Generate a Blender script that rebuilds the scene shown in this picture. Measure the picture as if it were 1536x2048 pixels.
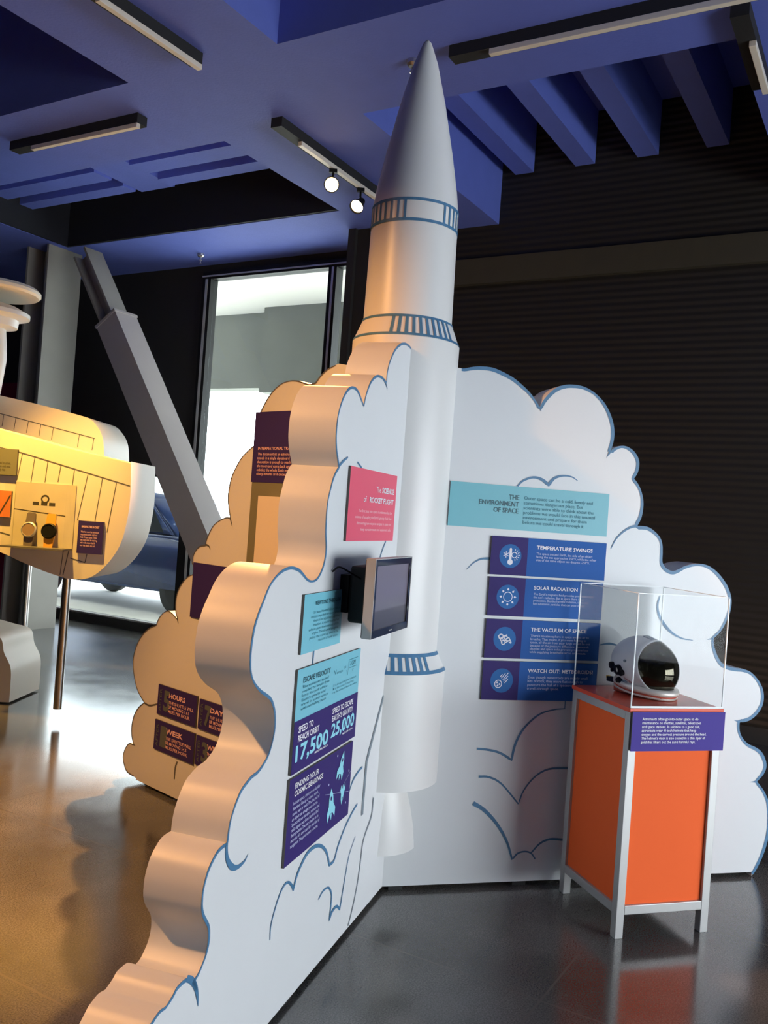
import bpy, bmesh, math, random
from mathutils import Vector, Matrix, Quaternion
from mathutils.geometry import tessellate_polygon
random.seed(4)
SC = bpy.context.scene
for o in list(bpy.data.objects): bpy.data.objects.remove(o)
COL = SC.collection

# ------------------------------------------------------------------ camera
F = 1780.0; TH = math.atan(.072); HY = 1035.0; H = 1.5
PT = math.atan((HY-1024)*math.cos(TH)/F)
cam_d = bpy.data.cameras.new('camera'); cam = bpy.data.objects.new('camera', cam_d); COL.objects.link(cam)
cam_d.sensor_fit = 'VERTICAL'; cam_d.sensor_height = 36.0; cam_d.lens = F/2048*36.0
cam_d.clip_start = .05; cam_d.clip_end = 200
fw = Vector((0, math.cos(PT), math.sin(PT)))
up0 = Vector((0, -math.sin(PT), math.cos(PT))); rt0 = Vector((1, 0, 0))
# the phone was tilted: the world's up leans to the right in the picture
rt = rt0*math.cos(TH) + up0*math.sin(TH); up = -rt0*math.sin(TH) + up0*math.cos(TH)
cam.matrix_world = Matrix(((rt.x, up.x, -fw.x, 0), (rt.y, up.y, -fw.y, 0), (rt.z, up.z, -fw.z, H), (0, 0, 0, 1)))
SC.camera = cam

# ------------------------------------------------------------------ colour management, world, lights
SC.view_settings.view_transform = 'Standard'; SC.view_settings.look = 'None'
SC.view_settings.gamma = 1; SC.view_settings.use_curve_mapping = False
SC.view_settings.exposure = 0.12
w = bpy.data.worlds.new('world'); SC.world = w; w.use_nodes = True
w.node_tree.nodes['Background'].inputs[0].default_value = (.88, .94, 1.0, 1)
w.node_tree.nodes['Background'].inputs[1].default_value = 9.0

U1 = Vector((.5075, .8616, 0)); U2 = Vector((-.8616, .5075, 0))       # the building's two directions
def R(a, b, z=0.0): return U1*a + U2*b + Vector((0, 0, z))

def aim(ob, loc, tgt):
    ob.location = loc; ob.rotation_euler = (Vector(tgt)-Vector(loc)).to_track_quat('-Z', 'Y').to_euler()
def area(name, loc, tgt, sx, sy, power, col):
    l = bpy.data.lights.new(name, 'AREA'); l.shape = 'RECTANGLE'; l.size = sx; l.size_y = sy
    l.energy = power; l.color = col; o = bpy.data.objects.new(name, l); COL.objects.link(o); aim(o, loc, tgt); return o
def spot(name, loc, tgt, power, ang, col, blend=.5, rad=.05):
    l = bpy.data.lights.new(name, 'SPOT'); l.energy = power; l.color = col; l.spot_size = math.radians(ang)
    l.spot_blend = blend; l.shadow_soft_size = rad; o = bpy.data.objects.new(name, l); COL.objects.link(o); aim(o, loc, tgt); return o
WARM = (1.0, .47, .15); COOL = (.86, .95, 1.0)
# daylight through the glazed side of the hall (right of the camera) and the glazing on the far left
area('side_window_daylight', R(2.9, -5.2, 1.2), R(2.9, 0, 1.1), 5.0, 1.8, 150, COOL)
# warm track spots of the hall
spot('track_spot_rims', (-2.9, 1.9, 3.7), (-.6, 2.9, 1.0), 560, 66, WARM, .6, .06)
spot('track_spot_board', (-2.35, 5.1, 3.6), (-2.3, 6.0, 1.9), 820, 54, (1.0, .54, .1), .9, .05)
spot('track_spot_floor', (-.62, 7.0, 3.93), (-1.7, 3.0, 0.0), 2600, 52, WARM, .7, .04)

# ------------------------------------------------------------------ picture measurements -> points in the place
def ray(u, v):
    x = (u-768)/F; y = -(v-1024)/F
    X = x*math.cos(TH)-y*math.sin(TH); Z = x*math.sin(TH)+y*math.cos(TH)
    return (X, math.cos(PT)-Z*math.sin(PT), Z*math.cos(PT)+math.sin(PT))
def onz(u, v, z=0.0):
    d = ray(u, v); t = (z-H)/d[2]; return Vector((d[0]*t, d[1]*t, z))
class Frame:
    """an upright plane: x runs along it, y is up, z points out of its face"""
    def __init__(s, p, az):
        a = math.radians(az); s.o = Vector((p[0], p[1], 0)); s.d = Vector((math.sin(a), math.cos(a), 0))
        s.n = s.d.cross(Vector((0, 0, 1)))
        s.m = Matrix(((s.d.x, 0, s.n.x, s.o.x), (s.d.y, 0, s.n.y, s.o.y), (0, 1, 0, 0), (0, 0, 0, 1)))
    def uv(s, u, v, out=0.0):
        d = Vector(ray(u, v)); c = Vector((0, 0, H)); o = s.o+s.n*out
        t = (o-c).dot(s.n)/d.dot(s.n); q = c+d*t
        return Vector(((q-s.o).dot(s.d), q.z))
    def at(s, x, y, z=0.0): return s.o+s.d*x+Vector((0, 0, y))+s.n*z
    def shifted(s, x, z):
        f = Frame((0, 0), 0); f.o = s.o+s.d*x+s.n*z; f.d = s.d; f.n = s.n
        f.m = Matrix(((f.d.x, 0, f.n.x, f.o.x), (f.d.y, 0, f.n.y, f.o.y), (0, 1, 0, 0), (0, 0, 0, 1))); return f

# ------------------------------------------------------------------ materials
def mat(name, col, rough=.6, metal=0.0, spec=.5, var=0.0, scale=8.0, bump=0.0, bscale=60.0, emit=None, estr=0.0, coat=0.0):
    m = bpy.data.materials.new(name); m.use_nodes = True; nt = m.node_tree; b = nt.nodes['Principled BSDF']
    b.inputs['Base Color'].default_value = (*col, 1); b.inputs['Roughness'].default_value = rough
    b.inputs['Metallic'].default_value = metal; b.inputs['Specular IOR Level'].default_value = spec
    b.inputs['Coat Weight'].default_value = coat
    tc = nt.nodes.new('ShaderNodeTexCoord')
    if var > 0:
        n = nt.nodes.new('ShaderNodeTexNoise'); n.inputs['Scale'].default_value = scale; n.inputs['Detail'].default_value = 5
        nt.links.new(tc.outputs['Object'], n.inputs['Vector'])
        mx = nt.nodes.new('ShaderNodeMix'); mx.data_type = 'RGBA'
        mx.inputs[6].default_value = (*[max(0, c*(1-var)) for c in col], 1); mx.inputs[7].default_value = (*[min(1, c*(1+var)) for c in col], 1)
        nt.links.new(n.outputs['Fac'], mx.inputs[0]); nt.links.new(mx.outputs[2], b.inputs['Base Color'])
    if bump > 0:
        n2 = nt.nodes.new('ShaderNodeTexNoise'); n2.inputs['Scale'].default_value = bscale
        nt.links.new(tc.outputs['Object'], n2.inputs['Vector'])
        bp = nt.nodes.new('ShaderNodeBump'); bp.inputs['Strength'].default_value = bump; bp.inputs['Distance'].default_value = .01
        nt.links.new(n2.outputs['Fac'], bp.inputs['Height']); nt.links.new(bp.outputs['Normal'], b.inputs['Normal'])
    if emit:
        b.inputs['Emission Color'].default_value = (*emit, 1); b.inputs['Emission Strength'].default_value = estr
    return m
def glass_mat(name, tint=(1, 1, 1), refl=1.0):
    m = bpy.data.materials.new(name); m.use_nodes = True; nt = m.node_tree; nt.nodes.clear()
    out = nt.nodes.new('ShaderNodeOutputMaterial'); t = nt.nodes.new('ShaderNodeBsdfTransparent'); t.inputs[0].default_value = (*tint, 1)
    g = nt.nodes.new('ShaderNodeBsdfGlossy'); g.inputs['Roughness'].default_value = .02
    fr = nt.nodes.new('ShaderNodeLayerWeight'); fr.inputs[0].default_value = .5
    pw_ = nt.nodes.new('ShaderNodeMath'); pw_.operation = 'POWER'; pw_.inputs[1].default_value = 5; nt.links.new(fr.outputs['Facing'], pw_.inputs[0])
    k = nt.nodes.new('ShaderNodeMath'); k.operation = 'MULTIPLY_ADD'; k.inputs[1].default_value = .9*refl; k.inputs[2].default_value = .03*refl
    mx = nt.nodes.new('ShaderNodeMixShader'); nt.links.new(pw_.outputs[0], k.inputs[0]); nt.links.new(k.outputs[0], mx.inputs[0])
    nt.links.new(t.outputs[0], mx.inputs[1]); nt.links.new(g.outputs[0], mx.inputs[2]); nt.links.new(mx.outputs[0], out.inputs[0]); return m

M = {}
M['white'] = mat('white_laminate', (.74, .76, .77), .42, var=.03, scale=3)
M['rocket'] = mat('rocket_paint', (.78, .78, .76), .36, var=.02, scale=4)
M['line'] = mat('blue_line_paint', (.07, .2, .36), .5, var=.25, scale=30)
M['greyline'] = mat('grey_line_paint', (.2, .25, .29), .5, var=.2, scale=30)
M['thinline'] = mat('dark_line_paint', (.12, .12, .12), .5, var=.2, scale=30)
M['blue'] = mat('blue_ceiling_paint', (.13, .18, .62), .75, var=.06, scale=6, bump=.15)
M['navy'] = mat('dark_deck_paint', (.007, .008, .014), .85, var=.2, scale=4)
M['black'] = mat('black_metal', (.008, .008, .008), .5, spec=.2)
M['steel'] = mat('painted_steel', (.27, .25, .22), .5, var=.08, scale=5)
M['chrome'] = mat('brushed_chrome', (.62, .6, .57), .28, 1.0)
M['alu'] = mat('grey_aluminium', (.5, .5, .49), .42, .35, var=.05, scale=14)
M['orange'] = mat('orange_panel', (1.0, .15, .035), .65, spec=.15, var=.03, scale=5)
M['orangetop'] = mat('orange_top', (.8, .1, .045), .22, var=.03, scale=5)
M['pink'] = mat('pink_print', (.83, .085, .16), .45)
M['cyan'] = mat('light_blue_print', (.2, .56, .68), .45)
M['teal'] = mat('teal_print', (.16, .5, .58), .45)
M['purple'] = mat('purple_print', (.04, .025, .15), .6, spec=.2)
M['royal'] = mat('royal_blue_print', (.022, .12, .42), .6, spec=.2)
M['disc'] = mat('blue_disc_print', (.03, .15, .42), .6, spec=.2)
M['textwhite'] = mat('white_lettering', (.85, .85, .9), .5)
M['textcyan'] = mat('light_blue_lettering', (.3, .72, .85), .5)
M['textteal'] = mat('dark_teal_lettering', (.03, .11, .14), .5)
M['textsoft'] = mat('soft_teal_lettering', (.05, .24, .3), .5)
M['textgrey'] = mat('grey_lettering', (.1, .12, .13), .6)
M['textpink'] = mat('pale_pink_lettering', (.9, .55, .6), .5)
M['textlilac'] = mat('lilac_lettering', (.5, .55, .75), .5)
M['edge'] = mat('sign_edge', (.1, .09, .08), .6)
M['kick'] = mat('dark_kick', (.02, .02, .02), .7)
M['cream'] = mat('cream_laminate', (.8, .72, .6), .5, var=.03, scale=3)
M['red'] = mat('crimson_fabric', (.3, .01, .05), .7, var=.2, scale=9)
M['concrete'] = mat('outside_concrete', (.17, .175, .15), .85, var=.18, scale=1.2, bump=.3, bscale=9)
M['soffit'] = mat('outside_soffit', (.8, .77, .7), .8, var=.05, scale=1)
M['ground'] = mat('outside_paving', (.72, .7, .64), .8, var=.12, scale=2)
M['sage'] = mat('sage_print', (.2, .2, .13), .5)
M['glass'] = glass_mat('window_glass', (.93, .97, .96), .8)
M['acrylic'] = glass_mat('clear_acrylic', (.985, .99, .99), .13)
M['acredge'] = mat('acrylic_edge_glint', (.85, .9, .9), .25)
M['wallpaint'] = mat('dark_wall_paint', (.018, .016, .014), .8, var=.2, scale=3)
M['backwall'] = mat('hall_wall_paint', (.05, .047, .045), .8)

def floor_mat():
    m = bpy.data.materials.new('polished_concrete'); m.use_nodes = True; nt = m.node_tree; b = nt.nodes['Principled BSDF']
    tc = nt.nodes.new('ShaderNodeTexCoord'); L = nt.links.new
    n = nt.nodes.new('ShaderNodeTexNoise'); n.inputs['Scale'].default_value = 1.6; n.inputs['Detail'].default_value = 8
    L(tc.outputs['Object'], n.inputs['Vector'])
    cr = nt.nodes.new('ShaderNodeValToRGB'); cr.color_ramp.elements[0].position = .3; cr.color_ramp.elements[1].position = .72
    cr.color_ramp.elements[0].color = (.055, .053, .048, 1); cr.color_ramp.elements[1].color = (.15, .145, .135, 1); L(n.outputs['Fac'], cr.inputs[0])
    sp = nt.nodes.new('ShaderNodeTexNoise'); sp.inputs['Scale'].default_value = 190; sp.inputs['Detail'].default_value = 2; L(tc.outputs['Object'], sp.inputs['Vector'])
    mx = nt.nodes.new('ShaderNodeMix'); mx.data_type = 'RGBA'; mx.blend_type = 'MULTIPLY'; mx.inputs[0].default_value = .6
    cr2 = nt.nodes.new('ShaderNodeValToRGB'); cr2.color_ramp.elements[0].position = .35; cr2.color_ramp.elements[0].color = (.35, .35, .35, 1)
    cr2.color_ramp.elements[1].position = .65; cr2.color_ramp.elements[1].color = (1.5, 1.5, 1.5, 1); L(sp.outputs['Fac'], cr2.inputs[0])
    L(cr.outputs[0], mx.inputs[6]); L(cr2.outputs[0], mx.inputs[7])
    # saw-cut joints in a square grid that follows the building
    mp = nt.nodes.new('ShaderNodeMapping'); mp.inputs['Scale'].default_value = (1, 1, 1); L(tc.outputs['Object'], mp.inputs[0])
    br = nt.nodes.new('ShaderNodeTexBrick'); br.offset = 0; br.inputs['Scale'].default_value = 1.0
    br.inputs['Brick Width'].default_value = .92; br.inputs['Row Height'].default_value = .92; br.inputs['Mortar Size'].default_value = .004
    br.inputs['Color1'].default_value = (0, 0, 0, 1); br.inputs['Color2'].default_value = (0, 0, 0, 1); br.inputs['Mortar'].default_value = (1, 1, 1, 1)
    L(mp.outputs[0], br.inputs['Vector'])
    m2 = nt.nodes.new('ShaderNodeMix'); m2.data_type = 'RGBA'; L(br.outputs['Color'], m2.inputs[0]); L(mx.outputs[2], m2.inputs[6]); m2.inputs[7].default_value = (.11, .1, .09, 1)
    L(m2.outputs[2], b.inputs['Base Color'])
    rn = nt.nodes.new('ShaderNodeTexNoise'); rn.inputs['Scale'].default_value = 3.5; rn.inputs['Detail'].default_value = 6; L(tc.outputs['Object'], rn.inputs['Vector'])
    rr = nt.nodes.new('ShaderNodeMapRange'); rr.inputs[3].default_value = .09; rr.inputs[4].default_value = .22; L(rn.outputs['Fac'], rr.inputs[0]); L(rr.outputs[0], b.inputs['Roughness'])
    b.inputs['Specular IOR Level'].default_value = 1.0
    return m
M['floor'] = floor_mat()

# ------------------------------------------------------------------ mesh helpers
def link(name, bm, material, parent=None, matrix=None, smooth=False, mats=None):
    me = bpy.data.meshes.new(name); bm.normal_update(); bm.to_mesh(me); bm.free()
    for mm in (mats or [material]): me.materials.append(mm)
    if smooth:
        for p in me.polygons: p.use_smooth = True
    o = bpy.data.objects.new(name, me); COL.objects.link(o)
    if parent is not None:
        o.parent = parent
        if matrix is not None: o.matrix_local = PM[parent.name].inverted() @ matrix
        else: o.matrix_local = Matrix.Identity(4)
        PM[o.name] = PM[parent.name] @ o.matrix_local
    else:
        o.matrix_world = matrix or Matrix.Identity(4); PM[o.name] = (matrix or Matrix.Identity(4)).copy()
    return o
PM = {}
def tag(o, label, cat, group=None):
    o['label'] = label; o['category'] = cat
    if group: o['group'] = group
    return o
def thing(name, matrix, label, cat, group=None):
    o = bpy.data.objects.new(name, None); COL.objects.link(o); o.empty_display_size = .1; o.matrix_world = matrix; PM[o.name] = matrix.copy()
    return tag(o, label, cat, group)
def struct(o): o['kind'] = 'structure'; return o
def T(v): return Matrix.Translation(Vector(v))
def box(bm, x0, x1, y0, y1, z0, z1, M4=None, bevel=0.0):
    vs = [bm.verts.new((x, y, z)) for x in (x0, x1) for y in (y0, y1) for z in (z0, z1)]
    fs = [(0, 1, 3, 2), (4, 6, 7, 5), (0, 4, 5, 1), (2, 3, 7, 6), (0, 2, 6, 4), (1, 5, 7, 3)]
    F_ = [bm.faces.new([vs[i] for i in f]) for f in fs]
    if bevel > 0:
        es = list({e for f in F_ for e in f.edges})
        bmesh.ops.bevel(bm, geom=es, offset=bevel, segments=2, affect='EDGES', profile=.5)
    if M4 is not None: bmesh.ops.transform(bm, matrix=M4, verts=vs if not bevel else bm.verts)
    return vs
def bx(*a, bevel=0.0):
    bm = bmesh.new(); box(bm, *a, bevel=bevel); return bm
def rbox(bm, a0, a1, b0, b1, z0, z1):
    """box in the building's own directions"""
    vs = box(bm, a0, a1, b0, b1, z0, z1)
    for v in vs: v.co = R(v.co.x, v.co.y, v.co.z)
    bmesh.ops.recalc_face_normals(bm, faces=bm.faces)
def lathe(bm, prof, n=64, ang0=0, ang1=2*math.pi, axis='z', o=(0, 0, 0)):
    """prof: (r, h) pairs"""
    full = abs(ang1-ang0-2*math.pi) < 1e-6; k = n if full else n+1; rings = []
    for r, h in prof:
        ring = []
        for i in range(k):
            a = ang0+(ang1-ang0)*i/n; p = (r*math.cos(a), r*math.sin(a), h)
            if axis == 'y': p = (p[0], p[2], p[1])
            if axis == 'x': p = (p[2], p[0], p[1])
            ring.append(bm.verts.new((p[0]+o[0], p[1]+o[1], p[2]+o[2])))
        rings.append(ring)
    for A, B in zip(rings, rings[1:]):
        for i in range(n):
            j = (i+1) % k; bm.faces.new((A[i], A[j], B[j], B[i]))
    return rings
def catmull(pts, per=5):
    if len(pts) < 3: return list(pts)
    P = [pts[0]*2-pts[1]]+list(pts)+[pts[-1]*2-pts[-2]]; out = []
    for i in range(1, len(P)-2):
        for k in range(per):
            t = k/per; p0, p1, p2, p3 = P[i-1], P[i], P[i+1], P[i+2]
            out.append(.5*((2*p1)+(p2-p0)*t+(2*p0-5*p1+4*p2-p3)*t*t+(3*p1-p0-3*p2+p3)*t*t*t))
    out.append(pts[-1]); return out
def parse(txt, fr, out=0.0):
    """'x,y x,y | x,y ...' picture points on a plane; '|' is a sharp notch. returns list of smooth runs"""
    runs = []
    for seg in txt.split('|'):
        pts = [fr.uv(*map(float, p.split(',')), out) for p in seg.split()]
        runs.append(pts)
    return runs
def smooth_runs(runs, per=4):
    full = []; cusps = set()
    prev = None
    for r in runs:
        pts = ([prev] if prev is not None else [])+r
        c = catmull(pts, per)
        if full: cusps.add(len(full)-1); full += c[1:]
        else: full += c
        prev = r[-1]
    return full, cusps
def slab(outline, cusps, t, close_pts=()):
    """cut-out board: face at z=0, body to z=-t"""
    bm = bmesh.new(); n = len(outline)
    f = [bm.verts.new((p.x, p.y, 0)) for p in outline]; b = [bm.verts.new((p.x, p.y, -t)) for p in outline]
    tri = tessellate_polygon([[Vector((p.x, p.y, 0)) for p in outline]])
    for a, c, d in tri:
        for L, flip in ((f, False), (b, True)):
            v = [L[a], L[c], L[d]]
            nz = (v[1].co-v[0].co).cross(v[2].co-v[0].co).z
            if (nz < 0) != flip: v.reverse()
            try: bm.faces.new(v)
            except ValueError: pass
    area2 = sum(outline[i].x*outline[(i+1) % n].y-outline[(i+1) % n].x*outline[i].y for i in range(n))
    for i in range(n):
        j = (i+1) % n
        q = (f[i], b[i], b[j], f[j]) if area2 > 0 else (f[j], b[j], b[i], f[i])
        ff = bm.faces.new(q); ff.smooth = True
    bm.edges.ensure_lookup_table()
    for i in range(n):
        j = (i+1) % n
        for A in (f, b):
            e = bm.edges.get((A[i], A[j]))
            if e: e.smooth = False
        p0, p1, p2 = outline[i-1], outline[i], outline[j]
        d1 = (p1-p0); d2 = (p2-p1)
        if d1.length > 0 and d2.length > 0 and d1.angle(d2) > .6:
            e = bm.edges.get((f[i], b[i]))
            if e: e.smooth = False
    return bm
def ribbon(bm, pts, w0, w1=None, wm=None, z=.0015, th=.001):
    """painted brush line: width w0 at the start, wm in the middle, w1 at the end"""
    n = len(pts); w1 = w0 if w1 is None else w1; wm = max(w0, w1) if wm is None else wm
    Lf, Rt = [], []
    for i, p in enumerate(pts):
        a = pts[max(0, i-1)]; c = pts[min(n-1, i+1)]; d = (c-a)
        if d.length < 1e-9: d = Vector((1, 0))
        d.normalize(); nn = Vector((-d.y, d.x)); t = i/(n-1)
        wd = (w0*(1-2*t)+wm*2*t) if t < .5 else (wm*(2-2*t)+w1*(2*t-1))
        Lf.append(bm.verts.new((p.x+nn.x*wd/2, p.y+nn.y*wd/2, z))); Rt.append(bm.verts.new((p.x-nn.x*wd/2, p.y-nn.y*wd/2, z)))
    for i in range(n-1): bm.faces.new((Rt[i], Rt[i+1], Lf[i+1], Lf[i]))
def edge_band(bm, outline, i0, i1, w, z=.0012):
    """painted band just inside an outline (outline runs counter-clockwise or clockwise)"""
    n = len(outline); s = sum(outline[i].x*outline[(i+1) % n].y-outline[(i+1) % n].x*outline[i].y for i in range(n))
    sg = 1 if s > 0 else -1; A, B = [], []
    for i in range(i0, i1+1):
        a = outline[max(i0, i-1)]; c = outline[min(i1, i+1)]; d = c-a; d.normalize()
        nn = Vector((-d.y, d.x))*sg; p = outline[i]
        wd = w*(.75+.45*abs(math.sin(i*.09)))
        A.append(bm.verts.new((p.x, p.y, z))); B.append(bm.verts.new((p.x+nn.x*wd, p.y+nn.y*wd, z)))
    for i in range(len(A)-1):
        q = [A[i], A[i+1], B[i+1], B[i]]
        f = bm.faces.new(q); f.normal_update()
        if f.normal.z < 0: f.normal_flip()
# lettering -------------------------------------------------------
_cache = {}
def text2d(txt, bold=0.0, align='LEFT', line=1.0):
    key = (txt, bold, align, line)
    if key not in _cache:
        c = bpy.data.curves.new('t', 'FONT'); c.body = txt; c.size = 1; c.align_x = align; c.offset = bold; c.space_line = line
        c.resolution_u = 2; c.fill_mode = 'FRONT'
        o = bpy.data.objects.new('t', c); COL.objects.link(o); bpy.context.view_layer.update()
        me = o.evaluated_get(bpy.context.evaluated_depsgraph_get()).to_mesh()
        _cache[key] = ([v.co.copy() for v in me.vertices], [tuple(p.vertices) for p in me.polygons])
        bpy.data.objects.remove(o); bpy.data.curves.remove(c)
    return _cache[key]
def put(bm, txt, x, y, w=None, h=None, size=None, bold=0.0, align='LEFT', z=.001, line=1.0, rot=0, slant=0.0):
    """lettering fitted into w x h with its top left (or right) corner at x, y"""
    vs, fs = text2d(txt, bold, align, line)
    if not vs: return
    x0 = min(v.x for v in vs); x1 = max(v.x for v in vs); y0 = min(v.y for v in vs); y1 = max(v.y for v in vs)
    sx = (w/(x1-x0)) if w else None; sy = (h/(y1-y0)) if h else None
    if size: sx = sx or size; sy = sy or size
    sx = sx or sy; sy = sy or sx
    out = []
    for v in vs:
        px = (v.x-(x1 if align == 'RIGHT' else x0))*sx; py = (v.y-y1)*sy
        if rot: px, py = -py*1.0+0, px
        out.append(bm.verts.new((x+px, y+py, z)))
    for f in fs:
        try: bm.faces.new([out[i] for i in f])
        except ValueError: pass
def rect(bm, x0, x1, y0, y1, z):
    v = [bm.verts.new(p) for p in ((x0, y0, z), (x1, y0, z), (x1, y1, z), (x0, y1, z))]; return bm.faces.new(v)
def poly(bm, pts, z):
    return bm.faces.new([bm.verts.new((p[0], p[1], z)) for p in pts])
def disc2(bm, cx, cy, r, z, n=28, r2=None, ry=None):
    ry = ry or r
    if r2 is None: poly(bm, [(cx+r*math.cos(6.2832*i/n), cy+ry*math.sin(6.2832*i/n)) for i in range(n)], z); return
    A = [bm.verts.new((cx+r*math.cos(6.2832*i/n), cy+r*math.sin(6.2832*i/n), z)) for i in range(n)]
    B = [bm.verts.new((cx+r2*math.cos(6.2832*i/n), cy+r2*math.sin(6.2832*i/n), z)) for i in range(n)]
    for i in range(n): bm.faces.new((B[i], A[i], A[(i+1) % n], B[(i+1) % n]))
def line2(bm, x0, y0, x1, y1, w, z):
    d = Vector((x1-x0, y1-y0)); d.normalize(); n = Vector((-d.y, d.x))*w/2
    poly(bm, [(x0-n.x, y0-n.y), (x1-n.x, y1-n.y), (x1+n.x, y1+n.y), (x0+n.x, y0+n.y)], z)

class Sign:
    """a thin board on an upright plane; quad = picture corners TL TR BR BL; own coordinates start at its bottom left, size W x Hh"""
    def __init__(s, fr, quad, label, cat='sign', th=.008, material='purple', out=0.0, group=None, name='sign_panel', gap=.0012):
        q = [fr.uv(*p, out) for p in quad]
        x0 = (q[0].x+q[3].x)/2; x1 = (q[1].x+q[2].x)/2; y1 = (q[0].y+q[1].y)/2; y0 = (q[2].y+q[3].y)/2
        s.W = x1-x0; s.H = y1-y0; s.th = th
        s.m = fr.m @ T((x0, y0, out+gap))
        s.root = thing(name, s.m, label, cat, group)
        bm = bx(0, s.W, 0, s.H, 0, th); bm.faces.ensure_lookup_table()
        for f in bm.faces:
            f.normal_update(); f.material_index = 0 if f.normal.z > .5 or f.normal.z < -.5 and False else 1
        link('board', bm, None, s.root, s.m, mats=[M[material], M['edge']])
        s.layers = {}
    def L(s, name, material, n=0):
        k = (name, material, n)
        if k not in s.layers: s.layers[k] = bmesh.new()
        return s.layers[k]
    def done(s):
        for (name, material, n), bm in s.layers.items():
            link(name, bm, M[material], s.root, s.m @ T((0, 0, s.th+.0006)))

# ================================================================== SETTING
bm = bmesh.new(); box(bm, -7, 11, -7, 13, -.2, 0)
for v in bm.verts: pass
fl = link('floor', bm, M['floor'], None, Matrix(((U1.x, U2.x, 0, 0), (U1.y, U2.y, 0, 0), (0, 0, 1, 0), (0, 0, 0, 1)))); struct(fl)
# trim the floor to the hall: outside paving is its own
for v in fl.data.vertices:
    if v.co.x > 8: v.co.x = 7.75
CZ = 4.2; DZ = 5.1
struct(link('ceiling', (lambda b: (rbox(b, -7, 8.2, -7, 13, DZ, DZ+.15), b)[1])(bmesh.new()), M['navy']))
beams = bmesh.new()
for b0 in (3.32, -.26, -3.84, 8.1, 11.7): rbox(beams, -7, 7.7, b0, b0+1.21, CZ, DZ+.05)
struct(link('ceiling_beams_along', beams, M['blue']))
beams = bmesh.new()
for a0 in (4.03, .5, -3.1):
    for b0, b1 in ((-7, -3.84), (-2.63, -.26), (.95, 3.32), (4.53, 8.1), (9.31, 11.7), (12.9, 13)): rbox(beams, a0, a0+.945, b0, b1, CZ, DZ+.05)
for b0, b1 in ((4.53, 8.1), (9.31, 11.7), (12.9, 13)): rbox(beams, 6.53, 7.7, b0, b1, CZ, DZ+.05)
struct(link('ceiling_beams_across', beams, M['blue']))
# joists inside the coffers
j = bmesh.new()
for u, v in ((900, 222), (1028, 188), (1168, 156), (1330, 124)):
    p = onz(u, v, 4.62); b = p.dot(U2); rbox(j, 4.97, 7.28, b-.17, b, 4.62, DZ)
rbox(j, 4.97, 7.28, .95, 3.32, DZ-.03, DZ-.01)
struct(link('ceiling_joists_right', j, M['blue']))
j = bmesh.new()
for a0, a1 in ((5.52, 5.73), (5.87, 6.03)):
    rbox(j, a0, a1, 4.53, 6.12, 4.45, DZ); rbox(j, a0, a1, 6.57, 8.1, 4.45, DZ)
rbox(j, 4.97, 6.1, 6.13, 6.56, 4.47, DZ)
struct(link('ceiling_joists_left', j, M['blue']))
j = bmesh.new(); rbox(j, 6.5, 6.53, 4.53, 8.1, CZ+.004, DZ); rbox(j, 5.05, 6.5, 8.07, 8.1, CZ+.004, DZ)
struct(link('ceiling_dark_sheets', j, M['navy']))  # thin dark sheets added over the blue beam faces inside the left coffer

# ribbed dark wall on the right of the far side
wm = bpy.data.materials.new('ribbed_dark_wall'); wm.use_nodes = True; nt = wm.node_tree; b_ = nt.nodes['Principled BSDF']
b_.inputs['Base Color'].default_value = (.014, .0115, .0085, 1); b_.inputs['Roughness'].default_value = .6
wv = nt.nodes.new('ShaderNodeTexWave'); wv.wave_type = 'BANDS'; wv.bands_direction = 'Z'; wv.inputs['Scale'].default_value = 5.5; wv.inputs['Distortion'].default_value = .15
tc = nt.nodes.new('ShaderNodeTexCoord'); nt.links.new(tc.outputs['Object'], wv.inputs['Vector'])
bp = nt.nodes.new('ShaderNodeBump'); bp.inputs['Strength'].default_value = .3; bp.inputs['Distance'].default_value = .02
nt.links.new(wv.outputs['Fac'], bp.inputs['Height']); nt.links.new(bp.outputs['Normal'], b_.inputs['Normal'])
M['ribbed'] = wm
bm = bmesh.new(); rbox(bm, 7.3, 7.6, -7, 4.34, 0, DZ); struct(link('wall_far', bm, M['ribbed']))
M['band'] = mat('olive_band_paint', (.05, .042, .024), .7, var=.1)
bm = bmesh.new(); rbox(bm, 7.24, 7.3, -7, 4.34, 3.66, 3.89); struct(link('trim_1', bm, M['band']))
bm = bmesh.new(); rbox(bm, 7.28, 7.3, -7, 4.34, 0, .12); struct(link('baseboard_far', bm, M['kick']))
# dark column between the ribbed wall and the glazing
bm = bmesh.new(); rbox(bm, 7.02, 7.6, 4.34, 4.72, 0, CZ); rbox(bm, 6.98, 7.02, 4.34, 4.42, 0, CZ); rbox(bm, 6.98, 7.02, 4.64, 4.72, 0, CZ); struct(link('wall_pier', bm, M['wallpaint']))
# glazed far wall on the left
bm = bmesh.new()
rbox(bm, 7.55, 7.7, 4.72, 13, 4.1, DZ)
rbox(bm, 7.55, 7.7, 6.98, 13, 1.86, 4.1); rbox(bm, 7.55, 7.7, 9.62, 13, 0, 1.86)
struct(link('wall_glazed', bm, M['wallpaint']))
bm = bmesh.new()
for b0, b1, z0, z1 in ((4.72, 6.98, 4.02, 4.1), (4.72, 6.98, 0, .12), (5.17, 5.27, .12, 4.02), (6.86, 6.98, .12, 4.02), (4.72, 4.76, .12, 4.02)):
    rbox(bm, 7.48, 7.6, b0, b1, z0, z1)
wf = struct(link('window_1', bm, M['black']))
bm = bmesh.new(); rbox(bm, 7.47, 7.48, 6.9, 6.93, .12, 4.02); rbox(bm, 7.47, 7.48, 5.2, 5.225, .12, 4.02); rbox(bm, 7.47, 7.48, 4.72, 6.98, 4.045, 4.06)
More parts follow.
